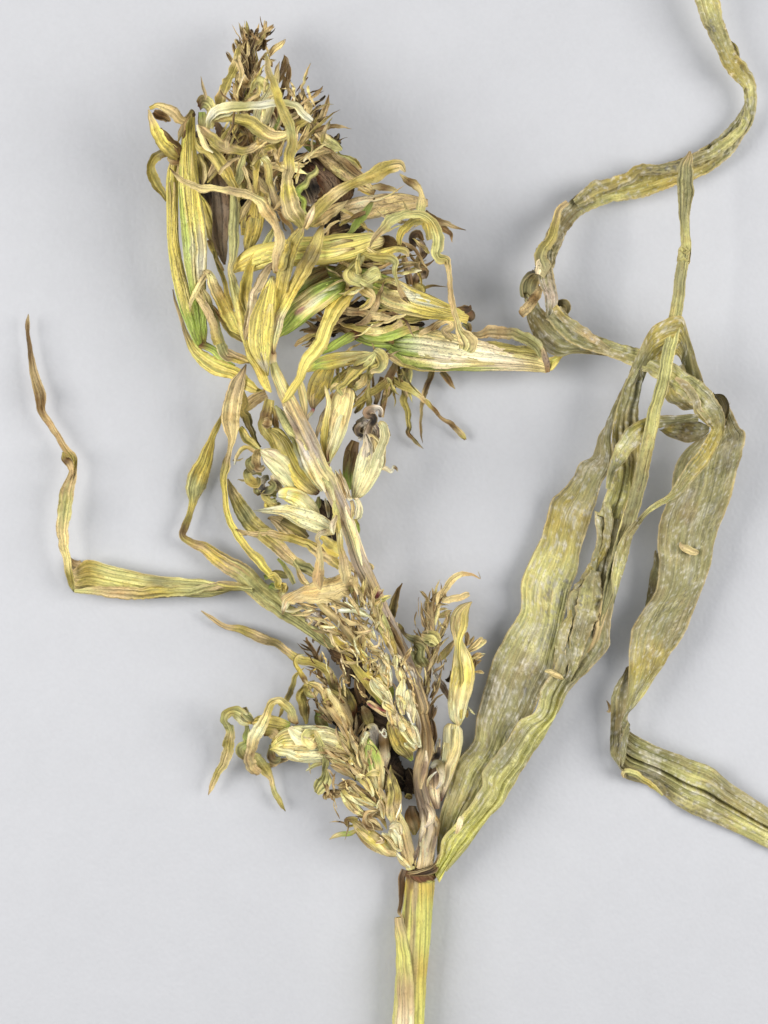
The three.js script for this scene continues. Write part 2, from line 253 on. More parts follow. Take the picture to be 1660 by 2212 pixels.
// a wide blade between two traced margins
function edg(name, cs, hl, hr, pl, pr, o = {}) {
  const id = ++serial * 1.37, mat = o.m || 'mildew', mean = MAT[mat].userData.mean; o._mil = mat === 'mildew';
  const mk = (p, h) => { const a = path(p), n = a.length - 1; const c = new THREE.CatmullRomCurve3(a.map((q, i) => place(q.x, q.y, (stops(h, i / n)) * MM)), false, 'centripetal'); c.arcLengthDivisions = 400; return c; };
  const L = mk(pl, hl), R = mk(pr, hr), len = (L.getLength() + R.getLength()) / 2;
  const nu = clamp(Math.ceil(len / (0.7 * MM)), 8, 500);
  let wmax = 0; for (let i = 0; i <= 20; i++) wmax = Math.max(wmax, L.getPointAt(i / 20).distanceTo(R.getPointAt(i / 20)));
  const nv = clamp(Math.ceil(wmax / (0.42 * MM)), 6, 80), jit = o.jit ?? (0.95 + 0.1 * (0.5 + 0.5 * Math.sin(id * 12.7)));
  const pos = [], uv = [], col = [], idx = [], q = new THREE.Vector3(), N = new THREE.Vector3(), T = new THREE.Vector3(), X = new THREE.Vector3();
  for (let i = 0; i <= nu; i++) {
    const t = i / nu, a = L.getPointAt(t), b = R.getPointAt(t), sM = t * len / MM, t0 = Math.max(0, t - 0.01), t1 = Math.min(1, t + 0.01);
    T.copy(L.getPointAt(t1)).add(R.getPointAt(t1)).sub(L.getPointAt(t0)).sub(R.getPointAt(t0)).normalize();
    X.copy(b).sub(a); const w = X.length(); N.crossVectors(X, T).normalize(); if (N.y < 0) N.negate();
    for (let j = 0; j <= nv; j++) {
      const v = j / nv, c = 2 * v - 1;
      let y = (o.b ?? 0) * MM * (1 - c * c) + (o.r ?? 0.10) * w * 0.5 * c * c * (n3(sM * 0.10, Math.sign(c) * 3, id) + 0.5 * n3(sM * 0.3, Math.sign(c) * 5, id)) + (o.k ?? 0.7) * MM * (fb(sM * 0.09, v * 2.2, id + 20) + 0.45 * n3(sM * 0.03, v * 7, id + 30)) + (o.pl ?? 0.08) * MM * (n3(v * wmax / MM * 0.4, sM * 0.02, id + 60) + 0.5 * n3(v * wmax / MM * 0.95, sM * 0.035, id + 66)) + 0.30 * MM * n3(sM * 0.4, v * wmax / MM * 0.35, id + 77) + 0.5 * MM * n3(sM * 0.16, v * wmax / MM * 0.14, id + 79);
      for (const [v0, wd, dp] of o.gr || []) y -= dp * MM * Math.exp(-Math.pow((v - v0) / wd, 2));
      q.copy(a).addScaledVector(X, v + 0.012 * c * c * Math.sign(c) * n3(sM * 0.5, Math.sign(c), id)).addScaledVector(N, y);
      pos.push(q.x, q.y, q.z);
      uv.push(v * wmax / TU + id * 0.31, t * len / TV + id * 0.17);
      o._v = c;
      tint(col, id, cs, t, sM, v * w / MM, sstep(0.90, 0.985, Math.abs(c)), o, mean, jit);
    }
  }
  const m = nv + 1;
  for (let i = 0; i < nu; i++) for (let j = 0; j < nv; j++) { const a = i * m + j, b = a + 1, c2 = a + m, d = c2 + 1; idx.push(a, b, c2, b, d, c2); }
  return finish(name, pos, 0, uv, col, idx, mat, o);
}
// small pointed scales set along a branch
function glumes(parent, cs, h, p, n, o = {}) {
  const pts = path(p), sk = skeleton(pts, h, { step: 1 }).sk;
  for (let i = 0; i < n; i++) {
    const f = sk[Math.min(sk.length - 1, Math.floor((i + rnd() * 0.8) / n * sk.length))];
    const side = (rnd() < 0.5 ? 1 : -1), a = side * (rr(o.a0 ?? 8, o.a1 ?? 38) + (rnd() < 0.15 ? 25 : 0)) * Math.PI / 180, L = rr(...(o.L || [30, 55])) * 1.15, w = rr(...(o.w || [8, 14])) * rr(0.45, 0.85);
    const fx = f.p.x / ((CAM_H - f.p.y) / CAM_H) / FRAME_W * DW + DW / 2, fy = f.p.z / ((CAM_H - f.p.y) / CAM_H) / FRAME_H * DH + DH / 2;
    const tx = f.T.x, tz = f.T.z, tl = Math.hypot(tx, tz) || 1, dx = (tx * Math.cos(a) - tz * Math.sin(a)) / tl, dy = (tx * Math.sin(a) + tz * Math.cos(a)) / tl;
    const off = side * rr(0, o.off ?? 8), x0 = fx - dy * off * 0 + -tz / tl * off, y0 = fy + tx / tl * off;
    const hh = f.p.y / MM + rr(-(o.dh ?? 2), (o.dh ?? 2)), up = rr(o.u0 ?? -1, o.u1 ?? 4), bend = side * rr(-0.1, 0.12) * L;
    const P = []; for (const [t, ww] of [[0, 0.3], [0.18, 0.8], [0.4, 1], [0.65, 0.75], [0.86, 0.38], [1, 0.04]]) P.push([x0 + dx * L * t - dy * bend * Math.sin(t * 3), y0 + dy * L * t + dx * bend * Math.sin(t * 3), w * ww, 0, hh + up * t].map(v => +v.toFixed(2)).join(','));
    rib(o.name || 'glume', cs[Math.floor(rnd() * cs.length)], hh, P.join(' '), { in: parent, m: o.m || 'dry', res: 0.34, step: 1.0, c: -rr(0.5, 1.25), tn: 50, r: 0.6, pl: 0.9, wob: 0.5, edge: 0.7, stain: 0.5 });
  }
}

// one papery scale traced by hand: an outer bract and a narrower inner one
function scale(cs, h, p, o) {
  const a = path(p), z = (k, sx, ws, dh, from) => a.slice(from).map((q, i) => { const b = a[Math.min(a.length - 1, i + from + 1)], c = a[Math.max(0, i + from - 1)], L = Math.hypot(b.x - c.x, b.y - c.y) || 1; return [(q.x - (b.y - c.y) / L * sx * q.w + k * (b.x - c.x) * 0.1).toFixed(1), (q.y + (b.x - c.x) / L * sx * q.w + k * (b.y - c.y) * 0.1).toFixed(1), (q.w * ws).toFixed(1)].join(','); }).join(' ');
  const H2 = typeof h === 'number' ? [h, h] : h, opt = c => ({ in: o.in, m: 'dry', res: 0.3, step: 0.6, c, tn: 24, r: 0.4, pl: 1.0, wob: 0.3, edge: 0.7, stain: 0.35 });
  rib('glume', cs, H2, z(0, 0, 0.86, 0, 0), opt(-0.9));
  rib('glume', cs.split('').reverse().join(''), H2.map(v => v + 0.5), z(1.6, 0.26, 0.42, 0, 0), opt(-0.7));
  rib('glume', cs, H2.map(v => v + 0.3), z(2.4, -0.3, 0.38, 0, 0), opt(-0.7));
}

// ---------------------------------------------------------------- the grey sheet
{
  const n = 512, d = new Uint8Array(n * n * 4), b = new Uint8Array(n * n * 4);
  for (let j = 0; j < n; j++) for (let i = 0; i < n; i++) {
    const u = i / n, v = j / n, k = (j * n + i) * 4;
    const g = 0.985 + 0.012 * (pn(u * 256, v * 256, 256, 256, 71) - 0.5) + 0.010 * (pn(u * 9, v * 9, 9, 9, 72) - 0.5) + 0.008 * (pn(u * 40, v * 40, 40, 40, 73) - 0.5);
    d[k] = d[k + 1] = d[k + 2] = clamp(255 * g, 0, 255); d[k + 3] = 255;
    b[k] = b[k + 1] = b[k + 2] = 255 * pn(u * 256, v * 256, 256, 256, 74); b[k + 3] = 255;
  }
  const mk = (a, s) => { const t = new THREE.DataTexture(a, n, n, THREE.RGBAFormat); t.wrapS = t.wrapT = THREE.RepeatWrapping; t.magFilter = t.minFilter = THREE.LinearFilter; if (s) t.colorSpace = THREE.SRGBColorSpace; t.repeat.set(5, 5); t.needsUpdate = true; return t; };
  const m = new THREE.MeshStandardMaterial({ color: new THREE.Color().setRGB(0.582, 0.607, 0.652), map: mk(d, true), bumpMap: mk(b, false), bumpScale: 0.00006, roughness: 0.82 });
  const sheet = new THREE.Mesh(new THREE.BoxGeometry(1.1, 0.003, 1.1), m);
  sheet.name = 'backdrop_sheet'; sheet.position.y = -0.0015; sheet.receiveShadow = sheet.castShadow = true;
  sheet.userData = { kind: 'structure', label: 'smooth light grey paper backdrop sheet', category: 'backdrop' };
  scene.add(sheet);
}

// ---------------------------------------------------------------- stalk, collar, sheath
const stalk = spi('stalk', 'vavvava', [6.5, 5.8], 'K 1000,400,225 999,480,240 985,650,244 968,850,250 948,1050,254 928,1250,256 902,1660,262 880,2000,266', { d: 0.95, m: 'stem', st: 0.0, lump: 0.015, rid: 0.008, nr: 26, stain: 0.55, patch: [[0.05, 0.2, 0.08, 1.2, 'r', 0.85], [0.12, 0.6, 0.07, 0.3, 'b', 0.8], [0.22, 0.3, 0.16, 0.2, 't', 0.9], [0.5, 0.2, 0.2, 0.2, 't', 0.8], [0.34, 0.75, 0.24, 0.16, 'b', 0.75], [0.66, 0.6, 0.16, 0.14, 'b', 0.6], [0.7, -0.1, 0.2, 0.2, 't', 0.5], [0.85, 0.4, 0.14, 0.2, 'q', 0.6]] });
spi('collar', 'brb', [7.0, 6.6], 'K 1016,378,216 1013,390,234 1008,412,246 1004,432,247 1002,444,244', { in: stalk, d: 0.96, m: 'dry', lump: 0.04, rid: 0.012, nr: 23, wr: 0.03, stain: 0.9, st: 0, patch: [[0.95, -0.7, 0.35, 0.5, 'v', 0.8]] });
edg('sheath_edge', 'tvtuv', [8.5, 10.2, 11.5, 12, 12, 12], [5.4, 5.6, 5.6, 5.6], 'K 858,770 880,870 902,960 928,1110 942,1250 950,1400 951,1560 950,1750 948,2000', 'K 838,760 826,870 820,960 808,1110 795,1250 784,1400 773,1560 762,1750 749,2000', { in: stalk, m: 'stem', b: 2.5, r: 0.01, k: 0.15, stain: 0.5, patch: [[0.6, 0.9, 0.9, 0.7, 'v', 0.8]] });
rib('dry_flap', 'MBBBt', [6, 7, 8], 'K 870,370,60 850,430,60 847,520,56 845,610,42 838,690,36 832,725,34 856,765,14', { in: stalk, m: 'dry', c: 0.9, stain: 0.7 });
rib('ligule', 'btbt', [12.6, 13, 12.6, 12], 'K 885,408,14 920,398,22 1000,382,22 1080,352,20 1125,315,18 1150,265,16 1165,240,8', { in: stalk, m: 'dry', c: 0.5, r: 0.3 });
rib('ligule', 'Bdb', [11.5, 12.5, 11], 'K 900,402,30 980,395,60 1060,378,70 1115,360,70 1135,340,40', { in: stalk, m: 'dry', c: -0.4 });

// ---------------------------------------------------------------- central axis and its branches
const rachis = spi('rachis', 'tumMtbtMMmtmumsmtse', [9.5, 11, 13, 15, 17, 20, 24, 28, 30, 31], 'J 1035,1400,135 1050,1300,132 1062,1150,150 1082,1050,146 1062,950,136 1030,840,122 1002,700,112 1008,560,116 1040,410,124 1030,250,112 1000,100,112 H 1008,1320,122 962,1150,116 905,1000,118 845,870,140 775,720,150 700,560,150 650,440,140 G 1050,1230,136 985,1080,130 925,960,136 880,830,130 840,700,126 780,540,130 715,390,140 650,250,150 F 1210,1000,156 1140,850,160 1070,700,160 1005,560,150 950,440,130 890,310,100 845,200,90 815,110,60', { m: 'stem', d: 0.85, st: 0.02, lump: 0.18, rid: 0.03, nr: 14, wr: 0.06, stain: 0.8 });
const branchLow = spi('spikelet_branch', 'stsqts', [9, 11, 13, 15, 16], 'J 925,1400,80 905,1310,110 885,1220,108 855,1080,100 800,960,84 720,850,66 640,760,56 560,650,50 480,560,44 430,450,30', { m: 'stem', d: 0.85, st: 0, lump: 0.12, stain: 0.5 });
const branchMid = spi('spikelet_branch', 'tqats', [16, 20, 23, 25], 'J 960,400,60 H 900,1560,60 820,1420,56 720,1300,50 640,1150,44 560,960,54 480,800,66 400,680,70 290,560,70 190,470,64 120,400,30', { m: 'stem', d: 0.85, st: 0.02, lump: 0.08 });
const branchRight = spi('spikelet_branch', 'tbmtt', [8, 9, 11, 12], 'H 1080,1500,40 1040,1260,46 1060,1060,50 1075,900,52 1095,720,54 1095,560,52 1090,430,40', { m: 'dry', d: 0.8, st: 0, lump: 0.12 });
const branchTop = spi('spikelet_branch', 'tbBbb', [16, 16, 15, 14], 'A 1010,1000,60 1010,850,80 1020,720,90 1030,560,90 1035,420,80 1040,330,40', { m: 'dry', d: 0.8, st: 0, lump: 0.15 });

// ---------------------------------------------------------------- broad leaf beside the stalk, folded along its midrib
const bigLeaf = edg('leaf_blade', 'oeelleeolll', [8, 9, 9, 8, 7, 6, 7, 9, 12, 15, 18], [6, 8, 10, 12, 12, 12, 13, 15, 17, 19, 20],
  'K 1140,300 J 1140,1150 1165,950 1215,780 1250,640 1290,520 N 300,1490 320,1350 370,1150 440,950 520,800 588,690 600,520 650,380 720,240 745,130 M 315,1545 345,1515 400,1470 460,1400 500,1320 570,1280 600,1220 610,1150 660,1080 690,1000 750,900 790,800',
  'K 1190,330 J 1260,1200 1360,1060 1430,950 1560,760 N 560,1480 650,1350 720,1200 790,1060 830,900 860,750 900,560 940,450 960,330 985,250 M 570,1660 590,1590 610,1520 640,1430 672,1370 690,1280 692,1180 700,1080 730,980 790,880 830,800', { b: 1.2, r: 0.14, k: 1.3, edge: 0.6, gr: [[0.62, 0.04, 0.35]] });
edg('folded_blade', 'vvelelllleoll', [10, 13, 15, 16, 16, 16, 17, 18, 20, 22], [7, 8, 10, 11, 12, 12, 12, 14, 16, 20],
  'K 1110,385 J 1120,1380 1160,1270 1190,1150 1310,1000 1420,860 1510,720 1530,590 N 510,1480 580,1370 690,1300 720,1180 760,1100 805,1030 840,880 880,720 900,570 960,540 1010,470 1030,380 1058,200 1050,60 M 600,1640 640,1560 680,1440 692,1300 692,1100 722,950 800,770 850,640',
  'K 1140,450 J 1145,1490 1250,1380 1350,1250 1500,1080 1660,880 N 680,1560 770,1410 840,1290 890,1180 1010,1060 1100,965 1140,905 1150,800 1180,600 1220,340 1290,130 M 860,1500 862,1380 862,1250 860,1100 852,1000 870,850 890,720 905,620', { in: bigLeaf, b: 1.6, r: 0.08, k: 1.5, edge: 0.55, gr: [[0.75, 0.05, -1.2], [0.66, 0.03, 0.8], [0.4, 0.05, 0.8], [0.22, 0.04, 0.7]], patch: [[0.1, 0.4, 0.3, 0.7, 'v', 0.45]] });
rib('leaf_fold', 'lelel', [20, 18, 17, 15], 'N 1060,440,60 1030,560,120 1010,680,130 985,790,110 950,900,90 915,1010,60 890,1120,30', { in: bigLeaf, m: 'mildew', c: -0.9, r: 0.2, edge: 0.7 });
rib('leaf_fold', 'oelo', [19, 17, 16, 15], 'N 905,680,10 880,760,50 850,850,60 835,950,60 832,1020,44 820,1065,14', { in: bigLeaf, m: 'mildew', c: -0.8, edge: 0.8 });
rib('leaf_fold', 'eol', [19, 18, 17, 14], 'N 1125,20,40 1140,110,50 1125,210,44 1105,300,50 1060,390,50 1000,480,60 940,560,60 900,570,20', { in: bigLeaf, m: 'mildew', c: -0.8, edge: 0.8, r: 0.4 });
spi('midrib', 'tstoe', [21, 19, 17, 13, 10, 9], 'M 900,1290,50 870,1440,60 N 1275,40,64 1225,200,60 1165,420,56 1120,620,54 1075,790,50 1045,890,46 970,1010,36 890,1150,34 760,1370,32 600,1600,34 J 1400,1180,44 1200,1410,50', { in: bigLeaf, m: 'stem', d: 0.4, st: 0.04, lump: 0.06 });
rib('leaf_fold', 'tul', [17, 16.5, 16], 'J 1300,1110,20 1318,1040,44 1330,985,40 1345,960,10', { in: bigLeaf, m: 'dry', c: -0.5 });

// narrow straight blade running up past the arching leaf
rib('leaf_blade', 'llleelellt', [17, 22, 24, 27, 28, 28, 27, 25, 24], 'N 1085,780,10 1130,600,60 1180,420,100 1215,300,100 1260,160,90 M 850,1500,90 885,1330,84 925,1140,84 965,980,80 1005,820,82 1040,660,82 1075,470,82 1100,300,78 1125,130,74 1140,0,72 L 1135,1620,72 1150,1500,64 1148,1400,60 1145,1300,76 1148,1200,100 1148,1110,104 1150,1030,84 1172,975,50 1180,935,14', { m: 'leaf', f: 0.25, c: 0.5, tn: 6, r: 0.1, edge: 0.5 });
// the arch of the broad leaf at its bend, and its way down into the long right blade
const loopLeaf = edg('leaf_blade', 'lloolll', [20, 26, 31, 31, 28, 24, 20, 17], [19, 22, 24, 24, 22, 19, 16, 14],
  'M 800,760 850,640 915,515 960,460 1060,412 1130,412 1160,490 1200,620 1240,740 1270,830 1275,880',
  'M 885,820 915,750 960,700 1020,665 1060,650 1090,650 1110,665 1122,690 1128,725 1100,790 1050,810', { b: 0.6, r: 0.05, k: 0.6, edge: 0.5 });
edg('folded_blade', 'lolOl', [14, 13, 13, 14, 16], [19, 18, 18, 17, 17], 'M 1045,805 1020,900 1045,940 1090,960 1130,990 1200,985', 'M 1130,700 1180,800 1230,850 1265,880 1290,930 1300,985', { in: loopLeaf, b: 1.5 });
edg('leaf_blade', 'lolOOlll', [11, 11, 12, 13, 14, 15], [14, 14, 14, 15, 16, 16], 'M 985,1120 1040,1155 1100,1175 1160,1192 1230,1175 1290,1130', 'M 1030,1080 1090,1068 1160,1062 1230,1060 1280,1080 1300,1080', { b: 0.8 });
rib('leaf_blade', 'eleoll', [22, 24, 26, 26, 24, 20, 19], 'M 670,1480,30 688,1400,50 715,1320,80 770,1220,108 835,1130,124 900,1085,90 1000,1065,76 1120,1052,56 1230,1040,50', { m: 'mildew', c: -0.7, edge: 0.6, r: 0.12 });
const rightLeaf = edg('leaf_blade', 'OllllllloelL'.replace('L', 'l'), [20, 15, 12, 12, 12, 12, 11, 11, 10, 9, 9, 8], [24, 25, 20, 13, 11, 10, 10, 10, 11, 12, 12, 10],
  'M 1345,1130 1290,1150 1200,1190 1110,1285 1068,1400 1062,1490 1025,1580 N 1455,130 1440,290 1450,390 1420,580 1350,680 1290,785 1265,900 1262,1050 1255,1180 1240,1300 1225,1450 1215,1560 1212,1650',
  'M 1415,935 1435,1000 1480,1085 1516,1145 1500,1255 1470,1375 1425,1550 N 1800,230 1760,430 1700,600 1640,750 O 950,60 880,180 820,250 770,340 700,440 640,530 550,660 480,770 435,880 412,1000 385,1090', { b: 1.4, r: 0.10, k: 1.4, edge: 0.55, gr: [[0.6, 0.04, 0.3]] });
edg('leaf_fold', 'kOOO', [14, 16, 18], [24, 25, 24], 'M 1352,1122 1362,1060 1372,1000 1345,930 1310,890', 'M 1385,1085 1412,1030 1415,960 1385,905 1320,885', { in: rightLeaf, m: 'leaf', edge: 0.5 });
edg('folded_blade', 'OlOll', [8, 8, 7, 5, 3], [6, 5, 5, 6, 7], 'N 1250,1040 1185,1140 1155,1230 1150,1400 1150,1570 1178,1620 1215,1670', 'N 1275,1000 1265,1150 1260,1290 1250,1400 1235,1500 1215,1590 1215,1680', { in: rightLeaf, edge: 0.5 });
edg('folded_blade', 'OlOl', [4, 4, 4, 4], [8, 8, 8, 8], 'N 1430,310 1405,430 1380,560 1365,670', 'N 1450,330 1450,420 1430,560 1370,690', { in: rightLeaf });
const lowLeaf = edg('leaf_blade', 'OEEeleel', [9, 8.5, 7, 6, 5.5, 5, 4.5, 4], [4, 3, 2, 2, 2.2, 2.5, 2.5, 2.5], 'O 400,880 430,890 550,960 750,1060 900,1112 1050,1170 1185,1222 1300,1325 1450,1430 1660,1565 1900,1700', 'O 380,1180 435,1312 560,1352 680,1392 760,1455 860,1535 950,1590 1150,1680 1300,1740 1420,1800 1660,1915 1900,2040', { b: 0.8, r: 0.06, k: 0.6, edge: 0.4, m: 'mildew', gr: [[0.5, 0.02, 5.0], [0.44, 0.03, -0.7], [0.56, 0.03, -0.7], [0.22, 0.03, 0.5], [0.8, 0.04, 0.5]] });
rib('leaf_fold', 'teoe', [5, 7, 8, 9], 'O 425,1310,30 440,1265,60 520,1275,60 600,1330,50 700,1400,40 760,1460,20', { in: lowLeaf, m: 'leaf', c: -0.7, edge: 0.8 });

// ---------------------------------------------------------------- long narrow leaf entering at the top right
const longLeaf = rib('leaf_blade', 'leloelEooelOlllml', [14, 12, 10, 8, 6, 5, 5, 6, 8, 10, 13, 16, 18, 18], 'L 1225,-160,130 1265,-40,140 1295,60,146 1335,160,128 1385,270,108 1425,370,110 1480,440,118 1535,530,90 1552,630,80 1525,720,100 1465,820,116 1385,910,134 1285,985,150 1150,1048,156 1000,1098,164 850,1140,170 710,1175,150 600,1210,130 500,1260,120 435,1320,112 375,1400,116 335,1480,110 300,1560,116 280,1640,112 M 278,0,112 272,90,100 285,180,100 310,265,86 318,340,76 300,420,40', { m: 'mildew', c: 0.15, f: 0.05, r: 0.12, k: 0.9, tn: 8, edge: 0.5 });
rib('leaf_fold', 'olelol', [9, 7.5, 7, 7, 8, 11], 'L 1415,250,20 1445,300,50 1470,390,40 1500,460,30 1530,540,16 1525,640,10 1530,720,40 1480,800,50 1390,890,60 1270,960,60 1120,1015,60 980,1048,60 860,1060,70 780,1110,70 680,1150,80 590,1180,90 520,1220,80 470,1260,50', { in: longLeaf, m: 'mildew', c: -0.6, edge: 0.5, tn: 10 });
rib('leaf_fold', 'tolu', [16, 17, 19, 20, 20], 'L 420,1250,30 360,1310,40 335,1400,50 310,1480,60 270,1540,70 250,1600,80 270,1660,80 M 255,80,70 240,150,30', { in: longLeaf, m: 'leaf', c: -0.8, edge: 0.7 });
edg('leaf_fold', 'OOllO', [16, 22, 22, 20, 14], [8, 8, 7, 7, 8], 'M 240,150 190,150 150,195 136,240 145,290 175,300', 'M 260,160 255,180 240,220 235,260 230,310 210,330', { in: longLeaf, m: 'leaf', edge: 0.6, b: -3 });
edg('leaf_fold', 'lOllOl', [9, 10, 11, 12, 14, 15, 15], [16, 18, 18, 17, 16, 16, 17], 'M 150,290 175,440 225,560 312,640 390,655 450,640 600,648 745,664', 'M 230,300 270,380 320,420 370,470 450,520 540,560 620,580 750,640', { in: longLeaf, b: 1.2, edge: 0.6 });
edg('leaf_fold', 'OOO', [12, 12, 12], [8, 8, 8], 'M 170,405 215,425 265,440', 'M 205,330 240,350 290,390', { in: longLeaf, m: 'leaf' });
rib('leaf_fold', 'kOO', [14, 17, 16], 'M 340,345,30 385,345,70 405,360,60 400,405,30', { in: longLeaf, m: 'leaf', c: 0.8 });  // near-black colour paints the shade in the opening of the twist
rib('torn_strip', 'tbtb', [17, 24], 'M 255,225,30 225,280,52 190,335,56 150,385,56 130,400,40', { in: longLeaf, m: 'speck', c: -0.8, tn: 4, edge: 0.5 });
const overLeaf = rib('leaf_blade', 'lleelolelel', [19, 20, 21, 25, 29, 33, 35, 34, 30, 25, 22, 21], 'M 330,385,120 410,470,124 500,545,110 610,585,100 720,622,100 850,665,118 980,725,136 1100,795,146 1200,872,152 1285,965,140 1335,1045,116 1345,1110,80 1310,1200,88 1240,1300,94 1160,1410,88 1090,1500,60 1030,1540,38 950,1590,36 890,1645,32 N 1310,150,44 1260,220,60 1225,310,80 1195,420,80 1180,540,40 1170,640,6', { m: 'mildew', c: -0.4, f: 0.08, r: 0.1, k: 0.8, tn: 5, edge: 0.55 });
rib('leaf_fold', 'oltl', [21, 22, 23], 'M 340,350,40 420,440,44 470,470,50 540,520,50 600,570,40 680,610,20', { in: overLeaf, m: 'mildew', c: -0.7, edge: 0.7 });
rib('leaf_fold', 'tlot', [31, 30, 28, 27], 'M 1090,790,20 1150,850,50 1200,930,50 1230,1000,46 1280,1060,40 1320,1090,20', { in: overLeaf, m: 'mildew', c: -0.6, edge: 0.7 });
rib('torn_strip', 'tb', [5, 6], 'N 1130,1310,14 1145,1290,22 1135,1265,14 1122,1240,4', { in: rightLeaf, m: 'dry' });

// ---------------------------------------------------------------- long thin leaf at the left
const leftLeaf = edg('leaf_blade', 'toeeleeoe', [3, 7, 7, 7, 7, 8, 9, 11, 12], [3, 1.5, 1.5, 2, 3, 5, 7, 9, 10], 'P 455,1665 490,1635 535,1605 640,1630 750,1655 900,1690 1100,1715 1280,1735 1380,1755 1480,1765 1560,1780', 'P 440,1745 470,1808 560,1812 690,1825 800,1845 950,1845 1120,1838 1290,1838 1400,1812 1490,1795 1570,1800', { m: 'leaf', b: 0.6, r: 0.05, k: 0.6, edge: 0.5, gr: [[0.55, 0.05, 1.6], [0.46, 0.03, -0.5]] });
rib('leaf_fold', 'etoeto', [6, 7, 8, 9, 10], 'P 460,1800,20 640,1800,60 820,1810,70 1000,1800,60 1150,1800,50 1300,1780,44 1420,1765,40 1530,1785,24', { in: leftLeaf, c: -0.7, edge: 0.7, tn: 8 });
rib('leaf_fold', 'bt', [1.5, 3], 'P 435,1595,10 450,1620,50 480,1640,80 510,1640,30', { in: leftLeaf, c: 0.3 });
rib('leaf_blade', 'eosTetottbtbbt', [5, 8, 9, 9, 8, 7, 6, 5, 5, 5, 5], 'P 460,1805,12 440,1750,40 424,1680,48 414,1600,48 398,1520,58 390,1420,72 398,1320,86 412,1220,86 436,1120,66 455,1040,44 444,975,58 405,925,46 372,865,40 322,785,42 265,695,50 250,600,70 222,495,60 203,395,42 187,300,30 176,220,24 170,145,28 175,88,6', { f: 0.35, c: 0.7, r: 0.22, edge: 0.6 });
rib('leaf_fold', 'oBtb', [10, 9, 8], 'P 388,940,10 400,985,40 430,1005,50 445,1050,30 430,1110,24', { in: leftLeaf, c: 0.9 });

// ---------------------------------------------------------------- left husk shoots
const H = 'husk_leaf', L_ = 'leaf_strip', B_ = 'leaf_blade';
spi(H, 'gggyyyyt', [14, 17, 19, 20, 20, 19, 18], 'C 618,1420,30 605,1375,64 570,1260,100 515,1090,124 458,870,118 422,690,110 400,510,98 394,300,104 394,60,106 A 402,1400,90 412,1320,54', { d: 0.55, seam: 0.9, label: 'outer yellow husk leaf with green base', patch: [[0.42, 0.7, 0.16, 0.5, 's', 0.8]] });
spi(H, 'oggsSyYyys', [14, 19, 24, 27, 28, 27, 26, 25, 24], 'C 650,1400,50 640,1290,84 620,1100,104 602,920,140 588,740,184 584,590,204 572,420,212 548,220,190 530,20,166 A 528,1250,130 535,1080,104 548,970,70 555,925,36', { d: 0.55, seam: 1.9, sw: 0.4, patch: [[0.5, 0.55, 0.17, 0.5, 'f', 0.55], [0.44, -0.7, 0.3, 0.35, 'g', 0.8]], label: 'wide yellow husk leaf with grey speckled patch' });
rib(L_, 'stob', [26, 30, 27], 'A 440,1180,10 450,1110,40 480,1020,50 530,940,44 560,915,40 590,960,36', { c: -0.6, m: 'dry' });
rib(L_, 'Bbt', [28, 26, 24], 'A 500,1080,14 495,1160,20 480,1300,26 460,1400,30 450,1500,26', { m: 'dry', c: -0.5 });
spi('shoot_stem', 'rgg', [14, 14, 16], 'C 625,1400,70 680,1425,64 740,1460,60 800,1530,60 900,1600,50', { m: 'stem', d: 0.9, st: 0 });
rib(B_, 'bttYYyYy', [8, 9, 11, 14, 18, 22, 24], 'C 398,950,8 420,1060,22 455,1180,30 505,1320,44 550,1430,80 640,1520,120 760,1595,140 890,1640,120 F 545,240,120 620,300,90 680,330,40', { m: 'clean', c: -0.8, tn: 6, label: 'yellow cupped sheath under the left husks' });
rib(L_, 'yay', [19, 22, 23], 'F 570,290,40 620,310,60 670,330,50 720,345,14', { c: -0.6, m: 'clean' });
rib(L_, 'tstt', [24, 27, 29], 'C 538,1135,6 560,1040,32 600,930,40 650,860,44 690,825,46 705,815,20', { m: 'dry', c: -0.6 });
rib(L_, 'tsTaYy', [29, 28, 25, 23, 22], 'C 650,800,20 690,815,50 720,890,80 755,970,90 800,1050,100 850,1150,116 910,1270,86 965,1340,16', { m: 'leaf', c: -0.6 });
rib(L_, 'tbob', [20, 21, 21], 'C 705,1060,10 730,1100,34 790,1180,54 860,1270,60 940,1340,50 1005,1395,14', { c: 0.6 });
rib(L_, 'Msto', [22, 25, 26], 'C 500,650,8 530,740,22 560,850,36 600,970,44 650,1060,60 700,1180,62 750,1300,60 785,1400,76', { m: 'dry', c: -0.5 });
rib(L_, 'soeetab', [25, 24, 23, 22, 23], 'C 640,930,30 680,1050,60 735,1200,60 775,1330,64 800,1440,84 840,1510,76 900,1520,60 970,1550,46 1035,1565,10', { c: -0.6, tn: 20 });
rib(L_, 'bta', [21, 23, 24], 'C 815,1425,16 850,1460,40 920,1500,50 1000,1535,40 1035,1555,10', { c: 0.5 });
rib(B_, 'yqOb', [16, 16, 15], 'C 615,170,40 660,280,110 700,400,110 735,520,80 755,620,44 765,670,12', { m: 'leaf', c: -0.5 });
spi('wrinkled_husk', 'bMMMMbt', [14, 20, 22, 22, 20, 18], 'C 825,740,20 812,670,60 798,560,110 800,420,142 805,260,150 800,100,150 790,-20,120 785,-60,60', { m: 'dry', d: 0.6, wr: 0.10, lump: 0.12, stain: 0.8, label: 'wrinkled grey brown husk' });
rib(B_, 'eeeseYYyyY', [31, 31, 30, 30, 31, 32, 33, 33], 'C 900,140,50 912,260,84 905,420,84 908,560,90 895,690,66 872,775,40 890,850,64 925,990,90 958,1140,96 985,1290,74 1002,1390,44 1050,1500,80 1110,1600,90 F 730,240,84 770,310,60 800,352,16', { c: 0.35, tn: 8, m: 'leaf' });
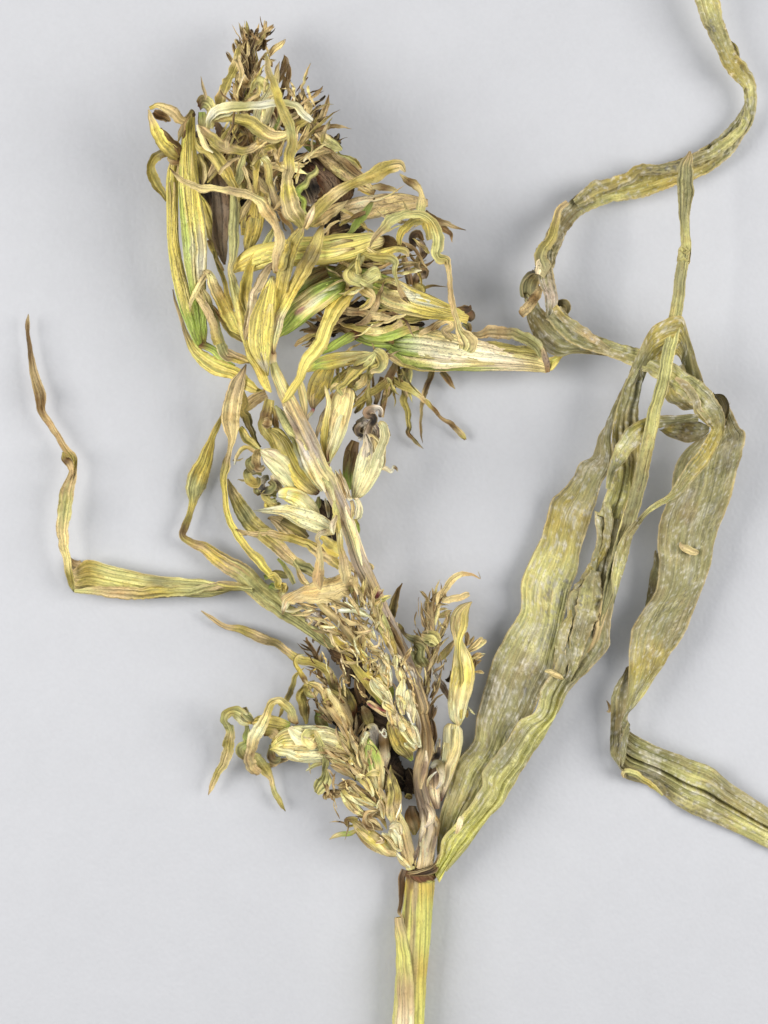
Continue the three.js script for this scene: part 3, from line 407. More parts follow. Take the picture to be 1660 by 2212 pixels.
rib(L_, 'oqab', [20, 22, 22], 'C 735,630,16 785,740,34 820,840,34 850,960,44 878,1080,44 892,1140,12', { c: 0.6 });
rib(L_, 'bot', [18, 21], 'C 690,540,30 710,580,50 730,640,40 770,700,30 810,800,24', { m: 'dry' });
rib(L_, 'tTq', [24, 26], 'C 1050,190,44 1000,270,56 965,340,50 940,390,20', { c: -0.4 });
spi(H, 'bqaaq', [18, 23, 25, 24], 'C 1010,640,40 1030,580,96 1065,480,134 1090,360,136 1112,230,110 1130,100,70', { m: 'husk', d: 0.5 });
rib(B_, 'aaqo', [18, 20, 21], 'C 985,500,40 990,420,66 1020,310,76 1045,210,50', { c: -0.5 });
rib(B_, 'oeyyaq', [32, 31, 31, 31, 31], 'C 1240,420,20 1215,490,52 1165,590,66 1095,680,66 1045,760,66 1015,860,92 1000,960,100 1002,1050,90 1012,1150,30', { c: 0.5, m: 'leaf' });
rib(L_, 'bTTstTsTtTtt', [38, 42, 45, 46, 46, 46, 45, 44, 43, 42], 'C 365,-65,6 440,5,34 540,70,50 640,125,62 770,125,46 880,125,60 990,150,66 1080,185,54 1150,245,90 1215,340,88 1265,430,56 1285,520,76 1268,630,66 1252,720,52 1255,800,40', { m: 'dry', c: 0.6, r: 0.25, label: 'pale tan dry leaf strip curling across the husks' });
rib(L_, 'btut', [40, 36, 34, 33], 'C 1250,760,40 1215,760,56 1160,820,66 1105,920,70 1065,1010,60 1045,1120,76 1022,1250,76 1000,1370,20', { c: 0.6 });
rib(L_, 'EoE', [32, 32, 32], 'C 1100,930,14 1070,1030,56 1045,1130,76 1020,1260,72 1000,1370,20', { c: -0.5, m: 'leaf' });
const yellowLeaf = spi(H, 'yYYYYyyys', [33, 34, 36, 37, 37, 36, 35], 'C 1185,1665,20 1172,1610,60 1145,1530,126 1125,1430,184 1122,1330,200 1138,1200,196 1172,1060,150 1205,930,100 1228,840,36', { d: 0.32, m: 'husk', seam: 4.2, patch: [[0.2, 0, 0.12, 1, 'f', 0.65]], label: 'flat yellow husk leaf over the axis' });
spi('shoot_node', 'rtS', [30, 31, 30], 'C 1220,1440,30 1230,1490,56 1230,1540,50 1250,1620,60', { m: 'stem', st: 0 });
rib(L_, 'babt', [36, 37, 36], 'C 1210,770,30 1240,770,70 1280,800,70 1290,840,30', { m: 'dry', c: 0.8 });
rib(B_, 'gyaqaqt', [32, 35, 38, 41, 43], 'C 1250,1220,50 1262,1100,76 1282,970,110 1312,840,120 1350,700,120 1400,580,116 1450,480,90 1480,430,40', { c: -0.5, m: 'leaf', tn: 6 });
rib(L_, 'aqq', [37, 39, 41], 'C 1260,800,20 1300,740,74 1345,640,60 1390,530,24', { c: -0.5 });
rib(B_, 'rsuyaqOqb', [31, 33, 35, 37, 39, 41, 43], 'C 1232,1490,30 1232,1400,70 1250,1280,96 1292,1150,90 1340,1050,90 1382,960,100 1440,860,120 1505,740,136 1572,620,126 1615,500,84 1652,395,10', { c: -0.5, m: 'leaf', tn: 8 });
spi(H, 'yggsgG', [22, 26, 29, 30, 29, 26], 'D 10,1345,40 55,1275,136 150,1182,192 270,1080,200 400,988,196 515,925,160 590,895,90', { m: 'clean', d: 0.6, seam: 2.4, patch: [[0.5, 0.0, 0.07, 0.22, 'p', 0.6], [0.7, 0.1, 0.14, 0.4, 'w', 0.5]], label: 'green husk leaf with a pink stain' });
spi(H, 'GGOb', [19, 20, 20], 'D 140,1020,50 220,935,136 330,862,152 430,805,116 520,780,50', { m: 'clean', d: 0.6 });
spi(H, 'OGqq', [20, 21, 20], 'D 360,770,40 450,800,80 560,840,60 620,860,30', { m: 'clean', d: 0.5 });
spi(H, 'oaYYYYYYsb', [24, 28, 31, 33, 34, 34, 33, 32], 'C 905,800,36 950,755,110 1050,712,196 1180,672,206 1310,655,216 D 200,640,236 400,628,228 540,605,222 660,588,196 780,556,150 870,542,110 905,535,50', { m: 'clean', d: 0.6, seam: 1.2, label: 'long yellow husk leaf lying across' });
rib(L_, 'Bbb', [30, 29, 28], 'D 860,540,60 930,545,100 1000,580,70 1060,605,60 1075,640,20', { m: 'dry', c: -0.6 });
spi(H, 'Ooqt', [22, 24, 24], 'D 500,800,40 590,735,96 740,662,96 850,625,90 960,605,80 1050,600,50', { m: 'husk', d: 0.5 });
spi(H, 'GggssyyYa', [18, 21, 23, 24, 23, 22, 21, 20], 'D 640,800,60 730,865,196 850,945,256 1000,1010,268 1150,1062,224 1300,1105,184 1430,1140,136 1540,1172,96 1600,1190,90', { m: 'husk', d: 0.55, seam: 1.4, patch: [[0.55, -0.4, 0.17, 0.4, 'w', 0.85], [0.42, 0.15, 0.1, 0.2, 'b', 0.6]], label: 'green and straw husk leaf with a frayed brown tip' });
rib('frayed_tip', 'bdB', [21, 22], 'D 1510,1110,30 1570,1120,70 1620,1110,50 1635,1085,10', { m: 'dry', c: 0.9 });
rib('frayed_tip', 'rBk', [21, 20], 'D 1600,1130,60 1618,1170,70 1605,1215,30', { m: 'dry', c: 0.9 });
spi(H, 'ogGgssuuss', [12, 13, 14, 14, 14, 13, 12, 11], 'E 60,556,60 115,566,110 180,584,220 265,596,310 400,612,344 590,642,322 800,668,270 1000,692,214 1200,720,160 1350,742,132 1435,768,96', { m: 'husk', d: 0.6, seam: 1.1, sw: 0.3, patch: [[0.32, 0.95, 0.42, 0.45, 'g', 0.85], [0.55, -0.1, 0.3, 0.5, 'w', 0.6]], label: 'large green husk leaf bleached pale straw' });
rib(B_, 'yYa', [10, 11, 13], 'E 1400,800,30 1450,745,110 1510,705,70 1575,674,8', { m: 'clean', c: -0.7 });
rib(L_, 'OqqO', [14, 15, 14], 'E 840,560,20 1000,580,60 1200,615,70 1330,650,60 1390,680,30', { c: -0.5 });
rib(L_, 'tttEEe', [13, 16, 18, 17], 'E 790,480,16 860,490,50 960,460,90 1060,470,90 1180,490,80 1280,540,90 1350,600,90 1385,680,40', { m: 'leaf', c: -0.5 });
rib('torn_strip', 'tMb', [18, 17], 'E 1385,590,20 1400,660,44 1420,740,50 1432,810,34', { m: 'speck', c: 0.4 });
spi('shoot_stem', 'ggr', [19, 21, 21], 'D 390,1480,30 470,1430,70 560,1378,76 640,1338,84 690,1320,60', { m: 'stem', d: 0.9, st: 0 });
spi('shoot_node', 'rr', [21, 21], 'D 620,1340,40 660,1322,90 710,1318,40', { m: 'dry', d: 0.8, st: 0 });
spi('shoot_stem', 'ggG', [19, 17, 14], 'D 680,1340,60 780,1380,66 880,1400,60 960,1410,60', { m: 'stem', d: 0.9, st: 0 });
rib(B_, 'rGggqt', [22, 21, 19, 18], 'D 680,1305,40 760,1320,84 880,1340,90 1000,1310,90 1110,1285,70 1200,1275,30', { m: 'clean', c: -0.5, edge: 0.3 });
rib(L_, 'toosqt', [25, 24, 22, 21], 'D 520,1215,10 620,1250,36 740,1275,60 850,1290,64 950,1280,50 1060,1230,50', { m: 'dry', c: 0.5 });
rib(L_, 'bst', [22, 21, 21], 'D 560,1260,20 680,1300,40 800,1300,50 900,1290,40 1000,1260,20', { m: 'dry', c: -0.5 });
rib(L_, 'eqO', [20, 19, 19], 'D 1000,1260,30 1060,1215,80 1150,1190,70 1280,1185,30', { c: -0.5 });
spi(H, 'ygyss', [18, 22, 23, 23], 'D 265,1625,26 345,1578,96 480,1545,136 620,1522,116 750,1492,66 815,1478,16', { m: 'clean', d: 0.5, label: 'yellow green husk leaf below the green stem' });
rib(B_, 'oaYYYYyYy', [27, 31, 34, 35, 34, 33, 33], 'D 660,950,70 560,1030,146 485,1130,146 445,1220,116 400,1340,116 330,1460,124 260,1560,104 F 1040,220,76 980,320,72 930,400,60 898,440,20', { c: -0.6, m: 'clean', tn: 8 });
rib(L_, 'OtbTt', [28, 29, 28], 'D 545,1060,40 560,1110,70 600,1110,64 700,1140,60 800,1160,66 900,1185,60 990,1190,20', { m: 'dry', c: 0.6, wav: [0.4, 6] });
rib(L_, 'oTT', [30, 31, 31], 'D 690,930,50 760,960,90 815,1010,50 790,1070,40 700,1115,10', { c: 0.5 });
rib('curled_leaf', 'eEeEee', [32, 34, 35, 34, 33], 'D 720,655,40 690,690,60 650,760,84 650,850,104 730,895,100 800,850,110 850,800,110 895,800,40', { c: 0.6, wav: [1.2, 9], r: 0.4, m: 'leaf' });
rib('curled_leaf', 'eqeE', [35, 35, 33], 'D 700,650,26 715,710,40 690,770,50 700,840,50 770,900,60 815,940,30', { c: -0.6, wav: [0.8, 6], m: 'leaf' });
rib(L_, 'qoeett', [37, 36, 34, 31, 29], 'D 740,655,30 850,685,70 950,690,66 1000,725,50 1000,800,36 1018,870,26 1040,940,36 1075,1010,40 1112,1062,6', { c: 0.6, r: 0.3 });
rib(L_, 'Tyqt', [36, 37, 36], 'D 770,610,30 850,650,44 930,630,60 1010,620,46 1085,645,44 1100,680,20', { c: -0.6, r: 0.4 });
rib(L_, 'TteeeqeeqTtTTTe', [36, 40, 43, 44, 44, 43, 41, 38, 34, 31, 28, 26, 25], 'D 790,600,8 815,530,34 870,460,64 940,390,94 1030,338,84 1130,312,60 1230,328,62 1300,385,74 1340,480,94 1345,580,96 1335,655,80 1375,695,76 1430,705,64 1450,780,44 1462,900,38 1480,1050,48 1512,1190,46 1540,1290,70 1572,1350,130 1590,1410,160 1570,1455,90', { c: 0.6, r: 0.25, m: 'leaf', tn: 10 });
rib(L_, 'qyqaq', [33, 37, 39, 38, 36], 'D 1032,580,30 1040,510,50 1100,430,64 1180,380,74 1245,380,74 1262,440,64 1285,540,50', { c: -0.6, r: 0.3, m: 'leaf' });
rib('curled_leaf', 'BdBb', [20, 19, 18], 'D 1080,600,40 1140,580,56 1150,530,60 1190,490,70 1215,510,50 1235,540,16', { m: 'dry', c: 0.9, wav: [1, 6] });
rib('curled_leaf', 'bMBtbMBqa', [16, 17, 16, 14, 12], 'D 1150,560,40 1215,590,60 1240,650,54 1190,700,64 1210,770,64 1245,800,56 1190,850,64 1180,900,60 1215,940,60 1245,1000,24', { m: 'dry', c: 0.9, wav: [0.8, 5] });
spi('curled_leaf', 'tMb', [14, 15, 14], 'D 1065,670,40 1090,750,60 1108,840,64 1120,910,54', { m: 'dry', wr: 0.1 });
rib(L_, 'bbB', [9, 8, 7], 'D 1120,655,20 1190,725,24 1260,748,26 1340,703,6', { m: 'dry' });
rib(L_, 'obt', [9, 8, 6], 'D 1240,945,24 1290,925,22 1360,925,12 1440,926,3', { m: 'dry' });
rib(L_, 'Bbtb', [18, 17, 14], 'D 1250,300,30 1320,360,56 1400,395,46 1490,435,26 1585,462,4', { m: 'dry', c: 0.9 });
rib(L_, 'BbbBt', [17, 15, 12], 'D 1280,360,30 1360,410,56 1430,455,50 1465,490,36 1475,555,6', { m: 'dry', c: 0.9 });
rib('curled_leaf', 'tbtT', [20, 19, 17], 'D 1390,1215,40 1340,1250,60 1290,1270,50 1240,1310,40 1215,1360,14', { m: 'dry', c: 0.7, wav: [0.8, 6] });
rib('curled_leaf', 'bTtT', [21, 22, 22], 'D 1300,1290,24 1370,1240,40 1440,1215,50 1470,1250,50 1410,1290,60 1440,1330,60 1480,1370,40', { m: 'dry', c: 0.8 });
rib('curled_leaf', 'EOb', [16, 14, 12], 'D 1560,1230,40 1600,1260,50 1600,1310,30', { m: 'dry' });
// upper right husks round the dark gall
spi(H, 'GGttstTb', [17, 20, 21, 21, 20, 18], 'B 240,770,60 310,810,96 400,868,120 490,935,152 580,1002,162 680,1072,140 760,1135,96 820,1185,56', { m: 'speck', d: 0.6, patch: [[0.55, -0.2, 0.1, 0.5, 'b', 0.7]] });
spi(H, 'tututTtt', [14, 16, 17, 17, 16], 'D 400,405,40 500,345,116 650,292,186 800,265,196 950,242,172 1050,232,154 1150,232,116 1270,232,60', { m: 'speck', d: 0.55, seam: 1.5, label: 'greyish straw husk leaf lying to the right' });
rib(L_, 'GgGO', [22, 24, 24], 'D 600,490,20 660,430,54 720,360,62 785,275,50 832,195,10', { m: 'clean', c: -0.4, tn: 4 });
rib(B_, 'qqoToqqoTT', [43, 46, 47, 48, 49, 49, 49, 48], 'B 245,1475,60 300,1400,106 385,1310,114 480,1212,104 580,1140,92 680,1092,84 780,1058,112 880,1012,130 960,975,116 1040,955,90 1088,1010,16', { c: 0.4, r: 0.25, m: 'leaf' });
rib(L_, 'TbTTe', [34, 35, 35, 36], 'B 1038,1030,12 1095,1075,50 1165,1125,64 1210,1190,40 1215,1260,72 1210,1345,70', { m: 'dry', c: 0.7 });
rib(L_, 'qTTt', [42, 44, 45], 'B 290,1440,60 390,1400,96 480,1335,76 545,1290,54 612,1243,6', { c: -0.5, m: 'dry' });
rib(L_, 'TuT', [46, 50, 53], 'B 250,1480,40 280,1400,60 305,1330,40 325,1265,4', { c: 0.5 });
spi('smut_gall', 'kdrBdk', [14, 17, 17, 15], 'B 180,860,100 260,960,300 340,1090,430 400,1220,430 430,1360,330 420,1480,150', { m: 'gall', gall: 1, d: 0.5, lump: 0.3, st: 0, stain: 1, label: 'dark brown crumbling smut gall', patch: [[0.45, -0.45, 0.2, 0.35, 'M', 0.6]] });
spi('mould_tuft', 'kMkMf', [21, 24, 23], 'B 190,1020,90 240,1090,190 270,1170,200 290,1260,120 300,1300,40', { m: 'gall', gall: 1, d: 0.5, lump: 0.35, st: 0 });
spi('smut_gall', 'dBkd', [15, 17, 15], 'D 400,520,60 470,500,130 560,480,140 650,470,90 760,440,60', { m: 'gall', gall: 1, d: 0.6, lump: 0.3, st: 0 });
spi('smut_gall', 'dBd', [13, 14, 13], 'D 620,760,60 720,720,130 840,740,110 930,760,50', { m: 'gall', gall: 1, d: 0.6, lump: 0.3, st: 0 });
spi('smut_gall', 'kdd', [8, 9, 8], 'D 280,1400,60 400,1280,170 540,1190,210 800,1150,200 1000,1230,150 1250,1240,80', { m: 'gall', gall: 1, d: 0.5, lump: 0.3, st: 0 });  // dark pad behind the strands, its colour paints the shade of the gaps
rib('curled_leaf', 'eegge', [34, 32, 31, 30, 30], 'B 352,950,6 330,1020,52 270,1090,56 215,1150,60 200,1210,44 240,1260,44 245,1320,36 275,1365,24', { c: 0.7, wav: [0.5, 5], m: 'leaf' });
rib(L_, 'est', [34, 36, 35], 'B 240,960,14 160,985,44 60,975,60 -20,965,50', { c: 0.5 });
rib(L_, 'ss', [36, 37], 'B 130,990,40 190,1010,40 265,1045,4', { c: 0.5 });
rib(L_, 'eqqtb', [40, 38, 36, 33], 'B -100,900,40 -60,960,60 -50,1050,60 -30,1130,50 0,1240,60 20,1320,40', { c: 0.5, r: 0.4 });

// ---------------------------------------------------------------- crown of dry strips
rib(L_, 'qqTTyTTyqqeqqyqTq', [45, 49, 53, 57, 61, 65, 69, 72], 'B 235,1475,50 200,1410,110 155,1330,150 115,1240,144 92,1140,100 100,1060,80 130,990,80 125,900,84 132,800,80 A 1380,1110,76 1360,1010,82 1310,900,74 1262,785,64 1220,665,52 1182,540,46 1162,440,14', { c: -0.5, r: 0.12, tn: 10, m: 'leaf', label: 'long raised straw leaf tip arching over the crown' });
rib(L_, 'ewSeweSw', [36, 43, 46, 47, 47, 46, 44, 42], 'A 688,1085,30 694,1000,44 730,935,66 790,915,76 880,900,80 1000,888,64 1120,880,60 1240,868,56 1345,862,50 1425,872,50 1480,930,60 1560,995,40', { c: -0.4, m: 'clean', label: 'pale cream leaf strip folded across the crown' });
rib(L_, 'SeSw', [34, 40, 42, 42], 'A 700,1070,20 715,990,40 770,960,40 860,955,36 900,945,10', { c: 0.5, m: 'clean' });
rib(L_, 'sTqoqTss', [32, 40, 43, 43, 42, 41], 'A 722,1065,20 742,995,40 850,985,52 950,1000,96 1050,1032,106 1150,1090,104 1250,1130,110 1320,1120,74 1352,1085,30', { c: -0.5, m: 'leaf', r: 0.25 });
rib(L_, 'TtototTT', [37, 38, 38, 40, 41], 'A 600,1040,16 660,1100,64 740,1170,84 850,1230,84 960,1262,64 1060,1252,60 1110,1205,66 1180,1150,60', { c: 0.6, m: 'leaf', r: 0.2 });
rib(B_, 'oqoqqao', [30, 33, 35, 36, 36], 'A 590,1140,30 620,1200,90 690,1240,110 750,1300,116 820,1400,106 880,1500,84 940,1580,50', { c: -0.5, m: 'leaf' });
rib(L_, 'STu', [38, 38, 37], 'A 597,1035,14 640,1120,40 672,1210,44 735,1265,12', { c: -0.5 });
rib(L_, 'aqa', [35, 36, 37], 'A 820,1390,20 850,1460,40 890,1540,50 930,1590,20', { c: 0.5 });
rib(L_, 'TtTa', [34, 36, 37, 35], 'A 495,1010,60 430,950,84 350,900,66 275,885,46 205,905,30', { c: 0.5, r: 0.3, m: 'dry' });
rib('curled_leaf', 'bbtb', [30, 31, 30], 'A 240,930,40 290,960,80 340,970,60 370,1000,40 350,1010,10', { m: 'dry', c: 0.7 });
rib(L_, 'TTyyqo', [35, 33, 31, 29, 27], 'A 200,905,16 220,985,56 262,1080,84 325,1180,90 395,1262,104 445,1315,50', { c: -0.5, r: 0.2, m: 'leaf' });
rib(L_, 'tbb', [30, 29, 27], 'A 300,1060,10 330,1110,50 370,1170,60 440,1240,80 460,1290,40', { c: 0.5, m: 'dry' });
rib(L_, 'BOooqo', [23, 21, 18, 16, 15], 'A 470,1240,20 340,1262,64 275,1290,66 232,1360,60 232,1440,76 268,1540,76 318,1610,50 345,1670,12', { c: 0.6, m: 'leaf', tn: 24 });
rib('frayed_tip', 'tbB', [25, 27, 25], 'A 360,1300,30 400,1320,70 440,1330,60 450,1290,20', { m: 'dry', c: 0.8 });
rib(L_, 'tt', [40, 42], 'A 630,635,4 642,720,22 655,790,24 665,830,10', { c: 0.5 });
rib('curled_leaf', 'rOess', [30, 35, 38, 37], 'A 615,900,40 650,845,90 700,865,90 725,920,70 700,1000,40', { c: -0.5, m: 'leaf' });
rib(B_, 'GEOb', [30, 29, 28], 'A 640,930,60 645,1000,80 640,1060,70 630,1110,30', { c: -0.5 });
rib(L_, 'tqToqoToq', [20, 24, 26, 28, 29, 29], 'A 962,370,30 940,450,50 925,540,70 880,620,80 840,700,80 805,770,60 790,830,84 780,890,60', { c: 0.7, r: 0.35, m: 'leaf' });
rib(L_, 'bbbb', [40, 44, 46, 44], 'A 790,750,10 850,810,14 905,880,16 905,980,18 875,1080,16 810,1170,5', { m: 'dry' });
spi(H, 'tSccSst', [30, 34, 35, 34, 33], 'A 1110,1060,40 1130,1000,130 1155,920,150 1185,850,136 1222,760,96 1258,650,56 1280,525,10', { m: 'clean', d: 0.4, seam: 1.4 });
rib(L_, 'urT', [33, 34, 33], 'A 1210,1060,30 1230,980,50 1255,900,50 1265,840,20', { m: 'dry' });
rib(L_, 'ge', [30, 31], 'A 1250,1080,20 1275,980,60 1290,900,40', { m: 'clean' });
rib('curled_leaf', 'eEew', [30, 33, 33], 'A 1045,770,30 1075,700,70 1120,680,80 1160,740,80 1150,790,20', { c: 0.6, m: 'leaf' });
rib('curled_leaf', 'TtTbT', [26, 29, 30, 29], 'A 940,450,40 950,540,46 965,600,50 990,650,70 1020,700,70 1060,680,40', { m: 'dry', c: 0.8, wav: [0.8, 6] });
rib('curled_leaf', 'btT', [24, 26, 25], 'A 1130,560,30 1110,610,50 1080,650,60 1060,690,30', { m: 'dry', c: 0.8 });
spi('dry_bract', 'qbt', [24, 25], 'A 1020,860,70 1070,820,120 1120,800,90', { m: 'dry', wr: 0.15 });
rib(L_, 'TstTT', [22, 25, 28, 30], 'B 298,118,4 268,195,22 258,275,22 225,305,22 245,355,44 272,420,48 272,490,64 250,545,40', { c: 0.7, wav: [0.5, 6], m: 'dry' });
rib(L_, 'btb', [20, 20, 19], 'B 450,368,4 425,450,40 395,540,46 375,610,40 380,650,10', { m: 'dry', c: 0.7 });
rib(L_, 'dBd', [20, 20], 'B 440,555,4 390,590,36 330,600,44 290,610,20', { m: 'dry' });
spi('glume', 'kdk', [10, 11], 'B 495,720,20 515,730,44 530,700,24 535,690,4', { m: 'dry', na: 8 });
spi('glume', 'kdk', [10, 10], 'B 505,740,20 530,765,50 552,770,10', { m: 'dry', na: 8 });
rib(L_, 'dBd', [11, 11], 'B 400,690,12 460,705,12 495,740,12 500,770,8', { m: 'dry' });
rib('curled_leaf', 'TtTeee', [28, 28, 26, 25], 'B 290,590,50 340,650,80 395,720,76 450,780,90 520,815,76 560,830,20', { c: 0.6, r: 0.4, m: 'leaf' });
rib('curled_leaf', 'eeot', [24, 22, 20], 'B 520,850,20 580,885,44 640,915,60 690,960,50 720,990,20', { c: 0.6, r: 0.4 });
spi('curled_leaf', 'tobo', [30, 31, 32], 'B 290,575,50 220,605,76 150,640,80 90,670,50', { m: 'dry', wr: 0.1 });
rib('curled_leaf', 'qTqe', [30, 31, 31], 'B 280,610,20 250,680,44 220,760,50 170,830,40 160,880,20', { c: 0.7, m: 'leaf' });
rib(L_, 'TTt', [26, 27, 26], 'B 180,940,20 290,880,44 400,845,60 470,840,30', { c: 0.6 });
rib(L_, 'tbt', [24, 24], 'B 480,850,40 560,910,50 640,990,60 720,1050,40 800,1090,20', { m: 'dry', c: -0.4 });
rib(L_, 'TbT', [20, 20, 19], 'B 800,1140,30 870,1130,54 950,1150,44 1020,1180,20', { m: 'dry' });
rib('frayed_tip', 'Tab', [19, 19], 'B 690,1150,40 760,1165,90 830,1180,60', { m: 'dry', c: 0.7 });
// filler strips inside the crown
rib(L_, 'eEe', [33, 34, 33], 'A 1000,1280,40 970,1380,60 940,1470,70 900,1560,40', { c: 0.4 });
rib(L_, 'TtTq', [32, 33, 34], 'A 1010,1400,20 1080,1470,60 1160,1570,70 1220,1650,60', { c: -0.5 });
rib(L_, 'qaq', [34, 36, 35], 'A 1120,1320,30 1095,1400,50 1090,1500,44 1100,1600,24', { c: 0.6 });
rib('curled_leaf', 'qTyTb', [33, 36, 37], 'A 1110,1300,30 1130,1260,60 1200,1230,70 1250,1260,50 1190,1290,40', { c: 0.7, m: 'leaf' });
rib('curled_leaf', 'eSt', [34, 36, 35], 'A 1130,1320,60 1165,1330,90 1200,1370,60', { c: 0.7 });
rib(L_, 'TtsT', [35, 36, 36], 'A 1180,1350,30 1280,1380,60 1400,1375,60 1490,1370,20', { c: 0.5, m: 'dry' });
rib('curled_leaf', 'OEo', [28, 29, 28], 'A 1180,1420,40 1250,1400,90 1300,1430,70 1240,1480,60', { c: 0.7 });
for (const [cs, h, p, m] of [['oO', 22, 'Q 600,600,90 640,750,110 680,900,80', 'leaf'], ['OtO', 20, 'Q 640,620,60 730,780,110 780,950,80', 'leaf'], ['bOb', 18, 'Q 900,700,80 930,850,110 900,1000,100', 'dry'], ['obt', 20, 'Q 990,720,70 1010,860,90 990,1000,70', 'leaf'], ['obO', 22, 'Q 1040,380,60 1090,480,120 1010,540,90', 'leaf'], ['qoO', 22, 'Q 1400,440,80 1440,560,150 1380,680,140 1320,800,80', 'leaf'], ['tMt', 21, 'Q 1300,700,70 1290,860,90 1270,1000,80', 'dry'], ['OoO', 24, 'Q 1180,330,60 1200,460,80 1190,600,70 1170,760,60', 'leaf'], ['bBb', 16, 'Q 760,260,60 820,330,100 880,420,90', 'dry'], ['OEb', 22, 'Q 850,560,60 920,610,110 960,690,80', 'leaf'], ['bOo', 17, 'Q 780,480,80 860,560,120 900,700,80', 'leaf'], ['oqo', 24, 'Q 1080,820,90 1110,960,120 1060,1080,90', 'leaf'], ['dBb', 12, 'Q 560,350,100 660,520,180 800,700,160 900,850,120', 'dry'], ['BdB', 12, 'Q 1000,300,160 1040,460,240 1060,640,260 1060,820,200', 'dry'], ['bdB', 10, 'Q 1260,260,160 1300,460,240 1280,640,240 1220,820,200', 'dry'], ['BkB', 9, 'Q 700,700,160 720,900,260 760,1100,220 780,1300,120', 'dry'], ['dkd', 8, 'Q 1050,800,260 1080,1000,340 1120,1250,260 1150,1450,120', 'dry'], ['btb', 20, 'Q 1430,320,60 1470,420,90 1460,540,80', 'dry'], ['tbq', 25, 'Q 1240,620,50 1255,760,46 1245,900,40 1235,1000,30', 'leaf'], ['MMf', 14, 'Q 1040,800,60 1090,740,90 1140,690,60', 'dry'], ['qTt', 27, 'Q 590,590,30 640,720,44 660,850,50 640,950,20', 'dry'], ['aoO', 21, 'Q 1090,1180,60 1130,1300,80 1100,1420,60', 'leaf']]) rib(L_, cs, [h - 2, h + 1, h], p, { m, c: -0.45, r: 0.3 });  // the darkest low strips are an added under-layer, painting shade into gaps
// brown spikelets at the tip
const G1 = ['bt', 'Bb', 'btT', 'Bbt', 'dB', 'bq'];
glumes(branchTop, G1, [17, 16, 15], 'A 1010,960,10 1020,760,10 1030,600,10 1035,450,10 1040,350,10', 74, { L: [28, 52], w: [8, 15], a0: 4, a1: 42, off: 12, dh: 4, u0: 0, u1: 4 });
glumes(branchTop, ['Bb', 'bt', 'dkB', 'bT'], [15, 14], 'A 1080,420,10 1130,320,10 1165,250,10', 10, { L: [22, 36], w: [7, 11], a1: 30, off: 4 });
for (const [p, cs] of [['A 1155,340,22 1160,280,30 1165,220,30 1170,180,18', 'btT'], ['A 1110,320,20 1150,280,36 1195,245,40 1230,220,20', 'btb'], ['A 1195,480,14 1230,420,50 1270,385,50 1310,350,26 1330,325,4', 'bTt'], ['A 1000,330,20 995,290,36 990,250,36 985,228,10', 'bt'], ['A 1040,310,20 1045,270,40 1040,245,14', 'kM'], ['A 1070,290,14 1090,265,34 1110,245,12', 'kb'], ['A 1150,420,30 1155,370,40 1160,330,30', 'bB'], ['A 960,580,14 900,520,30 865,465,28 845,435,6', 'tb'], ['A 985,460,16 945,390,36 930,350,30 925,325,6', 'tT'], ['A 960,500,14 920,430,30 905,385,24 903,360,5', 'tb'], ['A 1140,490,14 1190,500,30 1245,505,6', 'ut']]) scale(cs, [16, 19], p, { in: branchTop });
for (const [p, cs] of [['A 1260,700,30 1290,640,60 1320,560,66 1335,500,40 1325,460,6', 'bMbb'], ['A 1310,740,20 1340,680,50 1360,590,40 1362,530,6', 'BbM'], ['A 1250,640,20 1260,590,40 1280,520,6', 'bt'], ['A 1300,760,30 1325,700,50 1335,640,30', 'Bb'], ['A 1310,860,30 1330,830,40 1350,810,10', 'Bd'], ['A 1390,930,40 1420,880,60 1440,810,40 1435,795,6', 'bBb'], ['A 1400,940,40 1440,880,40 1475,835,8', 'bB'], ['A 1360,940,60 1400,890,70 1420,830,14', 'Bb'], ['A 1290,1050,60 1330,980,100 1370,900,80 1400,860,20', 'bBb'], ['A 1250,850,40 1290,780,60 1320,740,20', 'bB'], ['A 905,870,30 915,800,50 910,710,30', 'bt'], ['A 940,860,40 955,780,56 945,690,40', 'tb'], ['A 930,760,40 940,680,60 930,620,30', 'tT'], ['A 960,850,30 990,780,40 1010,740,20', 'gO'], ['A 1540,1010,30 1590,960,50 1640,910,10', 'Bd']]) scale(cs, [15, 20], p, { in: branchTop });

// ---------------------------------------------------------------- middle shoots along the axis
spi(H, 'PtTaqao', [18, 20, 21, 20], 'V 150,660,30 150,610,90 170,520,190 215,400,240 270,290,220 330,210,140 380,170,60', { d: 0.5, patch: [[0.5, 0.5, 0.3, 0.5, 'o', 0.5]] });
spi('shoot_stem', 'Mup', [22, 21, 20], 'V 75,800,30 90,740,40 130,690,44 150,655,40', { m: 'stem', st: 0 });
spi(H, 'gqo', [15, 16], 'V 300,420,40 400,340,90 500,260,80 580,180,30', { m: 'clean' });
spi(H, 'Mss', [24, 25, 25], 'V 55,790,20 55,680,60 40,560,90 20,430,90 0,320,40', { m: 'clean', d: 0.5, stain: 0.2 });
const podHusk = spi(H, 'pcsScTsst', [20, 22, 24, 25, 25, 24], 'V 318,1290,26 318,1230,60 335,1130,140 365,1000,210 400,860,256 440,700,258 480,560,240 505,470,206 515,430,160', { d: 0.42, m: 'clean', seam: 1.75, sw: 0.2, st: 0.16, rid: 0.04, nr: 5, label: 'cream husk leaf with reddish base' });
rib(L_, 'Ryss'.replace('R', 'r'), [25, 27, 28, 27], 'V 310,1240,20 280,1120,60 255,980,76 275,840,80 300,700,60 310,560,50 290,460,40 272,390,6', { in: podHusk, c: -0.6, m: 'clean' });
rib(L_, 'rcS', [26, 28, 28], 'V 320,1230,16 330,1100,40 360,980,50 420,820,60 470,720,40', { in: podHusk, c: -0.7, m: 'clean' });
